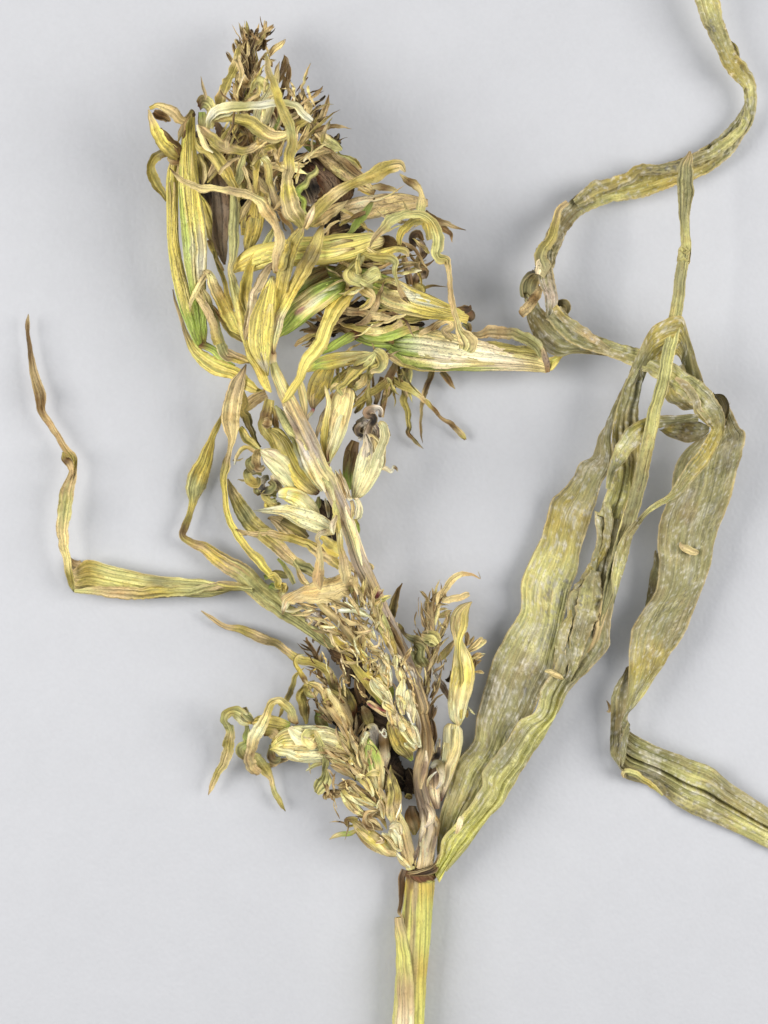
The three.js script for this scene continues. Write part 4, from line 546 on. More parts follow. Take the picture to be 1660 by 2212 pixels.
rib(L_, 'sTo', [24, 26, 27], 'V 350,470,20 380,420,60 420,400,60 460,490,30', { in: podHusk, m: 'dry' });
rib(L_, 'eqooee', [29, 30, 31, 30], 'V 470,500,30 420,430,60 500,360,70 600,270,110 700,180,130 780,100,100 830,30,40', { c: -0.5, r: 0.3, m: 'leaf' });
rib('curled_leaf', 'oOeqe', [24, 26, 27, 26], 'V 520,440,30 600,380,110 680,300,110 760,240,110 830,200,110 890,170,100 930,60,60', { c: 0.5, wav: [1.0, 8], r: 0.4, m: 'leaf' });
rib('curled_leaf', 'eTq', [26, 27, 26], 'V 600,420,40 660,390,90 710,330,90 745,260,40', { c: 0.7, wav: [0.6, 6], m: 'leaf' });
rib('curled_leaf', 'eqeT', [29, 30, 29], 'V 830,0,60 880,60,120 900,150,100 870,220,70 790,260,40', { c: 0.6, wav: [0.8, 8], m: 'leaf' });
rib(L_, 'MuM', [18, 19, 19], 'V 178,1050,14 195,930,34 220,820,60 250,720,60 280,640,20', { m: 'stem', c: -0.6 });
rib(L_, 'tbt', [19, 20], 'V 320,620,30 345,540,50 370,470,20', { c: -0.6 });
spi('shoot_stem', 'tbttO', [10, 11, 12, 13], 'V 900,740,60 920,620,70 945,500,76 980,380,80 1040,200,60', { m: 'dry', st: 0, d: 0.7 });
spi('shoot_stem', 'BtMb', [9, 10, 11], 'V 840,600,50 860,520,60 880,420,60 910,300,50', { m: 'dry', st: 0 });
rib(L_, 'qoobO', [14, 15, 16], 'V 580,640,20 680,560,60 780,490,70 880,410,80 960,340,80 1030,230,80 1060,120,40', { c: -0.5, m: 'leaf' });
rib(L_, 'OqO', [14, 15, 16], 'V 740,680,20 750,560,70 735,480,60 760,400,40 770,300,30', { c: 0.6 });
rib(L_, 'doO', [12, 13, 13], 'V 600,700,30 660,640,60 700,560,60 720,520,20', { m: 'dry' });
spi('smut_gall', 'kMfMk', [15, 19, 20, 18], 'V 640,960,80 660,880,150 720,830,190 800,860,200 840,930,150 820,1000,60', { m: 'gall', gall: 1, d: 0.6, lump: 0.3, st: 0, label: 'grey mouldy smut gall' });
rib('curled_leaf', 'MfMkMf', [22, 24, 25, 24, 24], 'V 880,740,30 880,660,70 820,650,90 750,700,90 800,760,80 760,820,70 740,920,80 720,1020,60', { m: 'dry', c: 0.9, wav: [0.8, 6] });
rib('curled_leaf', 'fMkf', [20, 22, 22], 'V 720,820,40 650,850,60 640,920,60 690,960,50 650,990,40', { m: 'dry', c: 0.9 });
spi(H, 'GGObb', [12, 14, 15, 15], 'V 560,1540,60 540,1400,130 555,1250,150 580,1120,140 620,1010,90', { m: 'clean', d: 0.6 });
const moldHusk = spi(H, 'cccSuTM', [20, 23, 25, 25, 24, 23], 'V 600,1640,60 650,1560,160 710,1430,240 770,1290,280 800,1180,280 800,1060,230 770,970,130 750,930,70', { m: 'clean', d: 0.5, seam: 1.6, st: 0.16, label: 'cream husk leaf opening round a grey gall', patch: [[0.8, -0.4, 0.2, 0.6, 'f', 0.7]] });
rib(L_, 'cScST', [25, 28, 29, 28], 'V 760,1400,90 840,1240,140 900,1060,100 930,920,110 910,820,100 870,800,30', { in: moldHusk, c: -0.6, m: 'clean' });
rib(L_, 'bTtu', [22, 22], 'V 940,990,10 955,1080,34 945,1180,54 920,1270,60 890,1340,30', { in: moldHusk, m: 'dry' });
rib(L_, 'Tuwbw', [16, 12, 9], 'V 890,1330,40 960,1320,44 1020,1345,34 1045,1300,30 1070,1310,26 1100,1335,5', { m: 'dry', wav: [0.4, 5] });
rib(L_, 'Bb', [10, 9], 'V 960,840,40 990,890,36 1018,945,6', { m: 'dry' });
// slender drooping tips below the big husk
rib(L_, 'qooetqbtbtqb', [13, 12, 9, 7, 5, 3.5, 3], 'V 1000,310,50 1090,360,90 1200,420,84 1280,480,70 1340,540,50 1420,600,50 1490,670,44 E 560,1200,30 640,1250,40 700,1295,44 735,1340,40 752,1370,20', { m: 'dry', c: 0.8, wav: [0.3, 9] });
rib(L_, 'OooqObOt', [8, 6, 5, 4, 3], 'V 1160,440,60 1165,540,84 1185,650,64 1190,760,54 1210,860,50 1190,900,50 1230,980,44 1280,1040,40 1365,1098,6', { m: 'leaf', c: 0.8, wav: [0.3, 8] });
rib(L_, 'OBtTtb', [7, 6, 5, 4, 3], 'V 1470,200,60 1445,320,60 1400,450,60 1370,560,54 1350,660,40 1340,780,30 1345,890,26 1375,1025,5', { m: 'dry', c: 0.8 });
rib(L_, 'OEeqe', [14, 12, 10, 9], 'V 1110,100,30 1170,160,60 1220,240,44 1215,360,36 1220,480,40 1250,580,5', { c: 0.7, m: 'leaf' });
rib(L_, 'OEO', [10, 9, 8], 'V 1130,200,80 1160,300,100 1180,400,80', { c: 0.6 });
rib(L_, 'Obt', [6, 5, 3], 'E 550,800,40 600,850,50 640,900,36 678,945,5', { m: 'dry' });
rib(L_, 'tot', [20, 19, 17], 'V 940,40,40 1040,100,60 1150,170,44 1300,215,26 1500,230,12 1660,235,6', { c: 0.5 });
for (const [p, cs] of [['V 330,1290,30 345,1380,36 360,1450,20', 'ct'], ['V 390,1330,20 430,1420,70 470,1540,70 490,1640,40', 'utu'], ['V 440,1320,14 480,1430,50 520,1540,50 540,1620,30', 'tut'], ['V 490,1540,20 520,1600,60 560,1650,50', 'wuS'], ['V 400,1340,20 410,1450,50 440,1560,50', 'Mtu'], ['G 880,400,40 905,460,60 900,530,60 885,570,20', 'uS'], ['G 840,420,30 855,490,36 850,560,20', 'ts']]) scale(cs, [25, 26], p, { in: rachis });
spi(H, 'rsyyqo', [19, 22, 23, 24, 22], 'F 1190,1185,50 1150,1150,110 1085,1090,150 1010,1000,146 955,880,124 905,775,116 850,695,90 805,665,50', { m: 'clean', d: 0.5, seam: 1.8 });
rib(B_, 'SsweeEe', [24, 26, 26, 25, 24], 'F 1225,1170,30 1150,1070,70 1085,950,90 1050,840,100 1010,730,100 940,630,100 885,540,76 835,460,20', { c: -0.5, m: 'leaf' });
rib(L_, 'qbqoq', [16, 17, 18, 18], 'F 790,410,80 755,520,90 745,600,104 775,690,96 815,780,64 850,870,40', { c: -0.6 });
rib('curled_leaf', 'tbt', [18, 19], 'F 730,600,60 770,610,90 805,605,40', { m: 'dry', c: 0.7 });
rib(B_, 'tto', [11, 10, 9], 'F 760,360,90 690,400,100 620,450,100 570,500,60', { c: -0.4 });
rib(L_, 'obO', [16, 16, 15], 'F 810,470,20 830,540,40 840,610,50 850,650,30', { m: 'dry' });
spi(H, 'Scccuc', [18, 22, 23, 23, 22], 'F 1025,1165,70 985,1085,170 925,1000,196 855,925,186 785,875,140 735,845,70 715,830,20', { m: 'clean', d: 0.5, seam: 1.6, label: 'pale cream husk leaf with blackened curls' });
rib(L_, 'uMu', [18, 19], 'F 900,1170,60 840,1110,60 800,1040,30', { m: 'dry' });
for (const [p, cs] of [['F 730,840,30 690,860,60 680,920,70 700,980,60 740,960,30', 'uTbu'], ['F 700,900,30 650,910,60 625,950,66 650,1000,54 690,980,30', 'OEOf'], ['F 720,1020,40 660,1005,60 600,1020,70 620,1080,76 680,1110,66 690,1060,30', 'eEoE'], ['F 780,1060,30 740,1070,60 700,1110,66 730,1170,60 790,1170,60 820,1120,50 780,1090,36', 'OfkEO'], ['F 700,1130,40 690,1170,60 710,1200,44', 'OEb'], ['F 840,1200,40 790,1190,60 750,1210,60 790,1250,50 840,1240,50', 'eOqe'], ['F 850,1260,24 800,1250,44 770,1290,50 810,1310,40', 'qyO'], ['F 870,1270,30 850,1300,30 800,1290,40 770,1330,20', 'eqO']]) rib('curled_leaf', cs, [16, 20, 22, 20], p, { m: 'dry', c: 0.9, r: 0.3 });
rib(L_, 'tT', [12, 13], 'F 520,1078,8 560,1085,20 610,1085,20', { m: 'dry' });
rib(L_, 'yqoqeo', [16, 17, 18, 19], 'F 540,640,40 580,720,64 630,770,60 690,810,50 730,830,20', { c: 0.6, m: 'leaf' });
rib(L_, 'oqOo', [14, 15, 17], 'F 560,310,30 580,450,50 560,500,60 600,560,70 610,640,50 640,720,40 710,810,20', { c: 0.6, wav: [0.4, 8], m: 'leaf' });
rib(L_, 'tqTw', [18, 15, 13], 'F 670,850,20 600,820,34 550,840,36 520,900,26 505,960,10', { m: 'dry' });
rib(L_, 'ts', [12, 12], 'F 480,915,10 530,910,14 565,890,5', { m: 'dry' });
spi(H, 'cScYS', [18, 22, 23, 22], 'F 1195,1400,60 1120,1320,146 1020,1230,150 930,1195,120 865,1195,60', { m: 'clean', d: 0.5, seam: 1.5 });
spi(H, 'sScSsSw', [22, 25, 26, 25, 23, 20], 'F 1330,1500,70 1260,1475,136 1160,1430,160 1050,1385,150 950,1345,116 860,1330,80 760,1330,46 650,1335,5', { m: 'husk', d: 0.4, seam: 1.5, st: 0.15, label: 'cream pointed husk leaf speckled grey' });
rib(L_, 'SsT', [23, 22, 20], 'F 940,1300,50 860,1320,70 780,1345,40 718,1358,5', { c: -0.5, m: 'clean' });
rib(B_, 'tTtb', [11, 13, 13], 'F 1070,1550,50 970,1510,140 880,1440,120 800,1395,50 770,1400,14', { m: 'dry', c: -0.5 });
spi(H, 'OqO', [12, 14], 'F 1100,1560,50 1000,1460,110 900,1400,90', { m: 'clean' });
rib(L_, 'GEE', [12, 14], 'F 1170,1330,14 1195,1270,40 1200,1220,20', { c: 0.5 });
spi('smut_gall', 'kdkd', [8, 11, 11, 9], 'F 1180,1240,80 1230,1320,150 1290,1420,150 1320,1560,120 1330,1650,60', { m: 'gall', gall: 1, lump: 0.2, st: 0 });
rib(L_, 'wtw', [15, 16], 'F 1250,1230,14 1265,1320,34 1280,1390,14', { m: 'dry' });
rib(L_, 'agq', [15, 14], 'F 1500,1400,40 1510,1480,60 1500,1570,30', { m: 'clean' });
// drooping leaves on the left
rib(B_, 'bttTTTTtqyyyyqyyq', [24, 22, 20, 17, 14, 12, 10, 9, 9, 10, 12], 'F 592,120,14 565,180,60 525,280,130 485,400,156 462,520,156 460,640,136 470,730,76 460,820,40 445,890,50 430,960,76 408,1060,64 415,1180,46 430,1330,52 480,1470,54 540,1570,64 610,1660,66 G 70,900,84 140,1000,64 185,1055,50 220,1090,30', { c: 0.45, r: 0.14, m: 'leaf', tn: 8, label: 'tan drooping leaf with a broad upper part' });
rib('curled_leaf', 'yqyqy', [13, 14, 15], 'G 160,1060,30 200,1030,50 240,1080,54 230,1130,50 290,1120,50 270,1170,40 310,1150,30', { c: 0.8, wav: [0.5, 5], m: 'leaf' });
rib('curled_leaf', 'yqS', [13, 14], 'G 260,1110,30 300,1150,50 270,1190,50 310,1220,30', { c: 0.8, m: 'dry' });
rib(B_, 'boyayaeeyobqtateeeeeeEe', [10, 8, 7, 6, 6, 6, 7, 7, 8, 9, 10, 12, 13], 'F 405,520,20 345,640,52 305,725,54 275,820,96 240,940,130 190,1050,160 155,1150,150 145,1250,76 130,1350,50 95,1450,70 70,1540,60 130,1590,66 P 1260,1535,70 1360,1610,96 1500,1690,120 G 40,1130,176 150,1230,176 280,1335,156 420,1425,126 540,1512,104 640,1600,80 700,1640,40', { c: -0.45, r: 0.12, m: 'leaf', tn: 8, edge: 0.6, label: 'pale green blade bent back beside the axis' });
rib(B_, 'oTqEqqeqtTeqe', [8, 9, 10, 11, 12, 14], 'F 440,1070,16 470,1150,66 510,1250,106 570,1350,136 640,1440,146 720,1505,140 840,1585,136 G 110,700,126 210,785,124 300,860,112 380,925,90 450,970,84 530,1020,70 620,1080,40', { c: 0.4, r: 0.16, m: 'leaf' });
rib(L_, 'OEt', [7, 8], 'F 520,1290,20 570,1360,50 640,1430,60 700,1480,20', { m: 'leaf' });
rib(L_, 'bttoqto', [10, 11, 13, 15, 17], 'F 505,1488,10 560,1505,30 660,1530,44 780,1540,54 900,1560,62 1000,1572,66 1100,1592,66 G 560,820,94 670,900,94 750,965,50', { c: -0.5, m: 'leaf' });
rib(L_, 'bTb', [9, 9], 'F 500,1490,8 545,1520,26 600,1525,20', { m: 'dry' });
rib(L_, 'GqE', [9, 9, 10], 'G 120,1060,40 220,1030,60 320,1040,40', { c: 0.5 });
rib(L_, 'GEO', [8, 9], 'G 160,1130,50 220,1150,60 290,1130,30', { c: 0.5 });
rib(L_, 'GEE', [13, 12, 13], 'G 230,900,20 290,980,36 340,1060,44 370,1110,30', { c: 0.5 });
rib(L_, 'ets', [15, 15, 16], 'G 380,960,30 400,1020,40 440,1080,50 500,1130,30', { c: 0.5 });
rib(L_, 'eEe', [15, 15], 'G 370,920,50 430,960,80 500,1000,70 540,1040,40', { c: -0.5 });
// dry shreds filling the crown between the traced strips
for (let i = 0; i < 130; i++) {
  const big = i < 84, a = rr(0, 6.283), q = Math.sqrt(rnd());
  const cx = big ? 590 + 120 * q * Math.cos(a) : 780 + 110 * q * Math.cos(a), cy = big ? 330 + 150 * q * Math.sin(a) : 620 + 190 * q * Math.sin(a);
  if (Math.hypot(cx - 690, cy - 410) < 75) continue;
  let dir = big ? -1.57 + rr(-0.9, 0.9) : rr(-0.7, 0.5); const L = rr(60, 130), w = rr(5, 14), h = rr(10, 30), P = [];
  let x = cx - Math.cos(dir) * L / 2, y = cy - Math.sin(dir) * L / 2; const turn = rr(-0.2, 0.2);
  for (let k = 0; k <= 5; k++) { P.push([x.toFixed(1), y.toFixed(1), (w * [0.4, 0.9, 1, 0.8, 0.5, 0.05][k]).toFixed(1), rr(-35, 35).toFixed(0), (h + rr(-3, 3)).toFixed(1)].join(',')); x += Math.cos(dir) * L / 5; y += Math.sin(dir) * L / 5; dir += turn + rr(-0.3, 0.3); }
  rib(L_, ['tbt', 'obt', 'qob', 'btb', 'ObO', 'tqb', 'bBt', 'bTt'][Math.floor(rnd() * 8)], h, P.join(' '), { m: rnd() < 0.5 ? 'dry' : 'leaf', r: 0.3 });
}

// bracts and sheath strips lying along the axis
for (const [cs, h, p] of [['eEeb', [33, 32, 31], 'F 835,460,14 880,530,60 930,620,84 990,690,80 1030,740,20'], ['ufsu', [33, 31, 30], 'F 1010,740,20 1060,800,50 1130,930,60 1200,1070,60 1250,1180,20'], ['uMs', [33, 32], 'F 905,470,20 960,580,40 1030,700,40 1100,830,20'], ['SeS', [31, 30, 29], 'F 1180,900,16 1230,1010,50 1290,1140,60 1330,1260,30'], ['eqS', [30, 29, 28], 'G 705,420,20 715,520,60 735,640,50 740,760,40 760,880,20'], ['usS', [29, 28, 27], 'G 790,470,16 830,600,46 870,740,50 900,850,40 930,960,16'], ['qeqo', [27, 26, 25], 'H 600,380,20 650,520,80 700,640,96 750,760,90 795,870,50 810,910,10'], ['tuS', [30, 30], 'G 720,540,20 700,600,60 690,660,50 700,700,16'], ['MbM', [24, 23], 'H 720,560,20 780,680,50 850,830,44 880,900,14'], ['uMuf', [23, 22], 'H 860,940,30 900,960,70 930,1040,60 940,1120,20'], ['tMu', [22, 21], 'J 960,420,16 985,300,40 985,180,44 965,80,20'], ['tMu', [17, 16], 'J 1000,740,20 1015,640,50 1040,520,50 1050,420,20'], ['muM', [17, 16], 'J 1040,1060,20 1085,1000,60 1100,940,60 1050,860,30'], ['MuM', [15, 14], 'J 1000,1180,20 1020,1100,50 1030,1000,40 1010,900,20'], ['tMt', [14, 13], 'J 1090,1330,20 1110,1220,40 1125,1120,40 1130,1050,16']]) rib('bract', cs, h, p, { in: rachis, m: 'dry', c: -0.9, tn: 10, pl: 0.5, wob: 0.3, edge: 0.5 });

// fine torn fibres and papery shreds lying over the crown and along the spikelet branches
function shreds(n, parent, name, box, L, W, H0, dirs, cols) {
  for (let i = 0; i < n; i++) {
    const q = Math.sqrt(rnd()), a = rr(0, 6.283), cx = box[0] + box[2] * q * Math.cos(a), cy = box[1] + box[3] * q * Math.sin(a);
    if (parent === specimen && Math.hypot(cx - 690, cy - 410) < 62) continue;
    const len = rr(...L), w = rr(...W), h = rr(...H0), turn = rr(-0.22, 0.22), P = [];
    let dir = rr(...dirs) + (rnd() < 0.5 ? Math.PI : 0), x = cx - Math.cos(dir) * len / 2, y = cy - Math.sin(dir) * len / 2;
    for (let k = 0; k <= 5; k++) { P.push([x.toFixed(1), y.toFixed(1), (w * [0.5, 1, 0.85, 0.9, 0.55, 0.05][k]).toFixed(1), rr(-45, 45).toFixed(0), (h + rr(-1.6, 1.6)).toFixed(1)].join(',')); x += Math.cos(dir) * len / 5; y += Math.sin(dir) * len / 5; dir += turn + rr(-0.22, 0.22); }
    rib(name, cols[Math.floor(rnd() * cols.length)], h, P.join(' '), { in: parent === specimen ? undefined : parent, m: rnd() < 0.6 ? 'dry' : 'leaf', r: 0.3, res: 0.5, step: 0.8 });
  }
}
const SC1 = ['sTt', 'TtT', 'qto', 'tbT', 'eTt', 'usT', 'oqo', 'btT'];
shreds(64, specimen, 'leaf_shred', [585, 300, 120, 150], [40, 105], [4, 10], [26, 42], [-1.9, -0.6], SC1);
shreds(34, specimen, 'leaf_shred', [800, 560, 120, 150], [40, 100], [4, 9], [20, 36], [-0.7, 0.9], SC1);
shreds(22, specimen, 'leaf_shred', [800, 820, 90, 60], [40, 90], [4, 9], [10, 20], [-2.1, -0.9], ['qob', 'oOo', 'tbt', 'eqo']);
shreds(26, branchTop, 'chaff', [545, 160, 45, 90], [24, 50], [3, 8], [16, 22], [-2.1, -0.9], ['bt', 'Bbt', 'tTb', 'dB', 'bT']);
shreds(22, branchTop, 'chaff', [655, 240, 50, 60], [24, 50], [3, 8], [18, 28], [-1.6, -0.4], ['bB', 'dBb', 'tb', 'kdB']);
shreds(48, branchMid, 'chaff', [770, 1400, 70, 110], [18, 46], [2, 6], [24, 30], [0.5, 1.5], ['sT', 'Tt', 'uS', 'tb', 'bT']);
shreds(36, branchLow, 'chaff', [775, 1690, 70, 110], [18, 46], [2, 7], [16, 22], [0.5, 1.5], ['sT', 'Tt', 'tb', 'bT', 'Bt']);
shreds(24, branchRight, 'chaff', [930, 1390, 40, 100], [20, 44], [2, 6], [11, 16], [1.2, 1.9], ['tb', 'Tt', 'bT', 'sT']);
shreds(26, branchLow, 'chaff', [720, 1500, 60, 70], [20, 46], [3, 8], [13, 18], [0.5, 1.5], ['tb', 'bB', 'Tb', 'bt']);
shreds(26, rachis, 'chaff', [860, 1490, 40, 80], [24, 50], [3, 8], [24, 27], [0.9, 1.5], ['uT', 'sTb', 'Tt', 'ub']);
for (const [x, y, w, h2] of [[765, 1440, 34, 4], [805, 1540, 84, 5], [770, 1640, 66, 4], [830, 1660, 70, 4]]) spi('dark_underlay', 'dBdk', [h2, h2 + 3, h2], `Z ${x - 60},${y - 50},20 ${x - 25},${y - 20},${w} ${x + 15},${y + 15},${w} ${x + 55},${y + 50},20`, { m: 'gall', gall: 1, d: 0.4, st: 0 });  // dark lumps added under the lower cluster, painting shade into its gaps

// ---------------------------------------------------------------- lower axis: curled tan leaf and spikelets
rib('curled_leaf', 'btTTTtTuT', [25, 27, 28, 28, 27, 25, 22], 'G 895,1130,60 850,1120,130 770,1130,176 680,1160,196 560,1185,176 450,1195,130 365,1215,96 300,1260,76 285,1330,36 275,1365,10', { c: -1.0, m: 'dry', r: 0.15, tn: 6, label: 'curled tan dry leaf across the axis' });
rib('frayed_tip', 'tTu', [23, 24, 23], 'G 260,1240,20 300,1220,40 360,1220,50 330,1260,40 310,1290,20', { m: 'dry', c: 0.8 });
rib(L_, 'TuTTtT', [24, 28, 30, 30, 30], 'G 690,630,40 640,660,40 590,690,40 565,730,30 580,780,30 582,850,44 572,950,66 568,1050,90 580,1120,60 595,1160,14', { m: 'dry', c: -0.6 });
rib(L_, 'eSqtTT', [27, 29, 30, 30], 'G 700,540,30 710,600,50 745,700,40 755,800,44 780,900,64 792,990,90 800,1070,80 790,1110,30', { m: 'dry', c: -0.6 });
rib(L_, 'yqYy', [17, 18, 19], 'G 590,720,40 650,770,70 720,820,70 760,870,30', { c: -0.5, m: 'clean' });
rib(L_, 'yay', [16, 17], 'G 600,780,30 660,830,60 740,880,50', { c: -0.5, m: 'clean' });
rib(L_, 'ytT', [21, 22], 'G 810,920,30 840,970,60 880,1010,30', { c: -0.5 });
rib(L_, 'bTr', [18, 18, 17], 'G 925,890,14 960,930,24 1012,972,30 1005,990,20 965,985,14', { m: 'dry' });
rib(L_, 'SwSc', [25, 27, 27, 26], 'G 680,1270,10 740,1320,36 840,1325,44 920,1340,50 1000,1382,14', { c: 0.6, m: 'clean' });
rib(L_, 'uTut', [20, 22, 21], 'G 270,1330,14 360,1335,30 440,1310,26 510,1290,30 560,1310,20', { m: 'dry' });
for (const [p, cs] of [['G 985,1290,20 1010,1230,40 1040,1170,40 1055,1135,6', 'sTs'], ['G 1000,1300,20 1040,1240,44 1080,1190,40 1108,1160,6', 'sPu'], ['G 985,1310,20 1050,1270,40 1110,1235,34 1165,1215,8', 'sYs'], ['G 935,1300,24 930,1230,50 945,1150,40 950,1085,6', 'sqs'], ['G 920,1310,20 940,1260,40 960,1220,20', 'srB'], ['G 900,1300,20 880,1230,44 850,1170,40 840,1130,10', 'tqe'], ['G 915,1310,20 870,1280,40 830,1240,30', 'eqs'], ['G 1000,1400,40 1030,1350,80 1065,1300,60 1085,1260,20', 'tsT'], ['G 1040,1360,30 1065,1320,50 1090,1250,20', 'sS']]) scale(cs, [24, 28], p, { in: rachis });
const G2 = ['sTb', 'Stb', 'tTb', 'uTb', 'qtb', 'bT'];
glumes(branchMid, G2, [22, 24], 'H 540,900,10 440,780,10 330,640,10 230,540,10 130,440,10', 44, { L: [28, 54], w: [8, 15], a0: 6, a1: 42, off: 20, dh: 3, u0: 0, u1: 4 });
glumes(rachis, G2, [24, 26], 'H 800,960,10 740,860,10 660,740,10 580,600,10 500,480,10 430,380,10', 46, { L: [30, 56], w: [9, 16], a0: 4, a1: 34, off: 22, dh: 3, u0: 0, u1: 4 });
glumes(rachis, ['Mt', 'bt', 'Mut'], [18, 20], 'H 560,860,10 470,740,10 380,600,10 300,500,10', 26, { L: [26, 44], w: [8, 13], a1: 40, off: 22 });
for (const p of ['H 460,800,16 470,740,16 500,710,16 535,700,10', 'H 590,850,14 600,810,18 650,790,20 660,720,16 650,705,8', 'H 620,660,14 640,620,24 660,600,20 620,610,14', 'H 540,740,16 545,800,22 525,860,16', 'H 590,960,12 585,1010,14 600,1030,6', 'H 620,1060,8 650,1000,12 670,950,8', 'H 545,990,12 555,940,20 600,930,20 615,980,12', 'H 260,780,10 300,800,16 330,840,14 380,835,6', 'H 520,900,14 580,920,26 640,900,20 600,880,14', 'H 555,930,14 530,970,20 560,1010,16', 'H 640,760,14 620,700,20 600,640,14', 'H 250,680,20 270,760,30 310,820,20', 'H 150,620,12 210,640,22 290,640,14', 'H 160,650,10 230,665,18 300,690,8', 'H 60,560,12 100,590,22 70,620,16', 'H 110,560,12 160,590,20 130,630,16', 'H 190,580,10 230,560,18 260,600,12']) rib('dry_anther', ['TS', 'st', 'uT'][Math.floor(rnd() * 3)], [25, 28, 26], p, { in: branchMid, m: 'dry', c: 0.9 });
spi('smut_gall', 'kMfMB', [20, 22, 22], 'H 40,500,40 90,540,110 140,580,110 200,620,60', { m: 'gall', gall: 1, lump: 0.35, st: 0 });
spi('smut_gall', 'dBd', [19, 21], 'H 540,970,40 590,980,110 630,1000,50', { m: 'gall', gall: 1, lump: 0.35, st: 0 });
rib(L_, 'yqao', [19, 20, 20], 'H 180,600,40 260,690,70 340,780,50 400,850,20', { c: -0.4 });
rib(B_, 'aqyqg', [22, 21, 19], 'H 372,868,8 440,950,66 530,1060,90 620,1175,84 690,1270,44', { c: -0.5, m: 'clean' });
spi('shoot_stem', 'ag', [20, 21], 'H 640,1040,40 700,1090,70 750,1160,60 760,1250,30', { m: 'stem', st: 0 });
for (const [p, cs, h] of [['H 755,1140,40 735,1080,90 715,990,110 700,910,100 705,860,40', 'ucwu', 25], ['H 770,1285,20 730,1240,90 680,1180,120 630,1120,90 600,1075,20', 'ucSu', 26], ['H 855,1370,40 850,1300,90 842,1220,96 850,1140,70 860,1080,30', 'cSs', 25], ['H 940,1450,30 930,1370,80 915,1280,80 905,1200,50 905,1165,14', 'wucs', 25], ['H 860,1150,30 850,1080,80 835,1020,70 830,980,20', 'TsT', 25], ['H 800,1010,20 795,950,50 800,890,30', 'sS', 26], ['H 890,960,40 900,1000,80 930,1040,70 950,1110,40', 'ufM', 24], ['H 900,930,20 880,960,50 895,1000,50', 'MwM', 25], ['H 840,960,14 880,900,36 925,830,16', 'TbT', 27], ['H 790,1380,30 720,1360,60 650,1320,60 590,1275,50 562,1262,20', 'stPs', 24], ['H 800,1360,40 760,1320,70 720,1290,60 700,1260,14', 'Ssu', 25], ['H 870,1500,50 820,1440,100 770,1370,80 740,1330,20', 'SsuS', 24], ['H 960,1620,50 910,1540,100 860,1450,100 830,1390,40', 'SsTS', 23], ['H 1000,1640,30 980,1560,60 960,1500,60 930,1460,20', 'SuS', 23], ['J 1000,390,40 960,320,70 930,250,60 910,190,20', 'SsS', 21], ['J 960,420,50 920,380,80 890,350,40', 'qsS', 19], ['J 1120,460,30 1100,400,60 1075,320,60 1060,260,20', 'uTu', 13]]) scale(cs, [h - 1, h], p, { in: rachis });
spi(H, 'gOqaob', [13, 15, 16, 15], 'J 930,500,30 900,450,90 850,380,140 810,280,146 775,190,110 755,140,30', { d: 0.5, m: 'husk' });
rib(L_, 'oOb', [12, 14], 'H 760,680,10 750,620,44 745,560,70 780,460,66 815,360,44 850,275,10', { c: 0.6, m: 'leaf' });
rib(L_, 'tu', [14, 15], 'H 815,780,14 805,700,20 800,600,10', { m: 'dry' });
// right hand spikelet branch
glumes(branchRight, ['tb', 'Tt', 'bt', 'sT', 'Mt'], [12, 13], 'H 1050,1300,10 1055,1060,10 1075,900,10 1090,740,10 1095,580,10 1090,440,10', 44, { L: [28, 52], w: [7, 13], a0: 2, a1: 26, off: 14, dh: 3 });
for (const [p, cs] of [['H 1080,500,14 1060,420,30 1020,360,26 1003,345,5', 'Tt'], ['H 1105,430,14 1105,370,24 1098,320,5', 'tT'], ['H 1050,650,30 1060,560,54 1060,470,40 1050,430,10', 'Ttt'], ['H 1030,600,20 1020,530,30 1010,440,8', 'tT'], ['H 1140,560,24 1190,540,50 1250,515,20', 'Tst'], ['H 1150,760,20 1180,690,44 1220,600,40 1248,525,10', 'tT'], ['H 1120,500,20 1170,490,24 1220,490,5', 'sT'], ['H 1130,460,16 1180,450,20 1230,455,5', 'Ts'], ['H 1030,1280,30 1030,1220,70 1050,1170,60 1075,1140,20', 'bMf'], ['H 1050,1260,40 1040,1330,60 1030,1400,40', 'TbT'], ['H 1080,1230,14 1110,1170,30 1150,1100,8', 'bt'], ['H 1070,1450,20 1100,1380,44 1135,1310,10', 'MbM'], ['H 1070,1480,40 1090,1380,60 1085,1280,40', 'dBM'], ['J 1100,400,40 1110,320,60 1100,220,44 1090,160,14', 'dBd'], ['J 1130,520,30 1140,430,40 1160,340,24', 'Muw']]) scale(cs, [11, 13], p, { in: branchRight });
rib(L_, 'tTTtT', [12, 14, 15, 13, 11], 'H 1205,400,30 1195,360,44 1215,320,50 1265,250,56 1340,200,44 1420,205,22 1500,238,8 1480,180,4', { m: 'dry', c: 0.7 });
rib(L_, 'bTTt', [13, 15, 15], 'H 1100,410,24 1150,385,36 1200,415,44 1290,400,54 1380,365,50 1408,360,30', { m: 'dry', c: -0.8 });
rib('curled_leaf', 'btb', [13, 14], 'H 1085,420,20 1120,385,30 1170,385,26 1150,410,16', { m: 'dry' });
rib('curled_leaf', 'qtEse', [12, 14, 15, 15], 'H 822,610,20 840,660,40 870,700,30 920,725,50 970,745,76 1020,775,70 1040,800,20', { c: 0.5, wav: [0.5, 7], m: 'leaf' });
rib('curled_leaf', 'tEee', [16, 17, 17], 'H 1015,690,40 1060,705,90 1110,725,110 1150,775,60', { c: 0.6, m: 'leaf' });
rib('curled_leaf', 'EEe', [17, 17, 16], 'H 1040,740,60 1090,760,80 1140,780,50', { c: -0.6 });
rib('curled_leaf', 'OEEEs', [15, 17, 16, 16, 15], 'H 960,800,40 985,825,120 995,860,110 990,890,120 1000,940,120 1015,985,90', { c: -0.3, wav: [0.9, 7], m: 'leaf' });
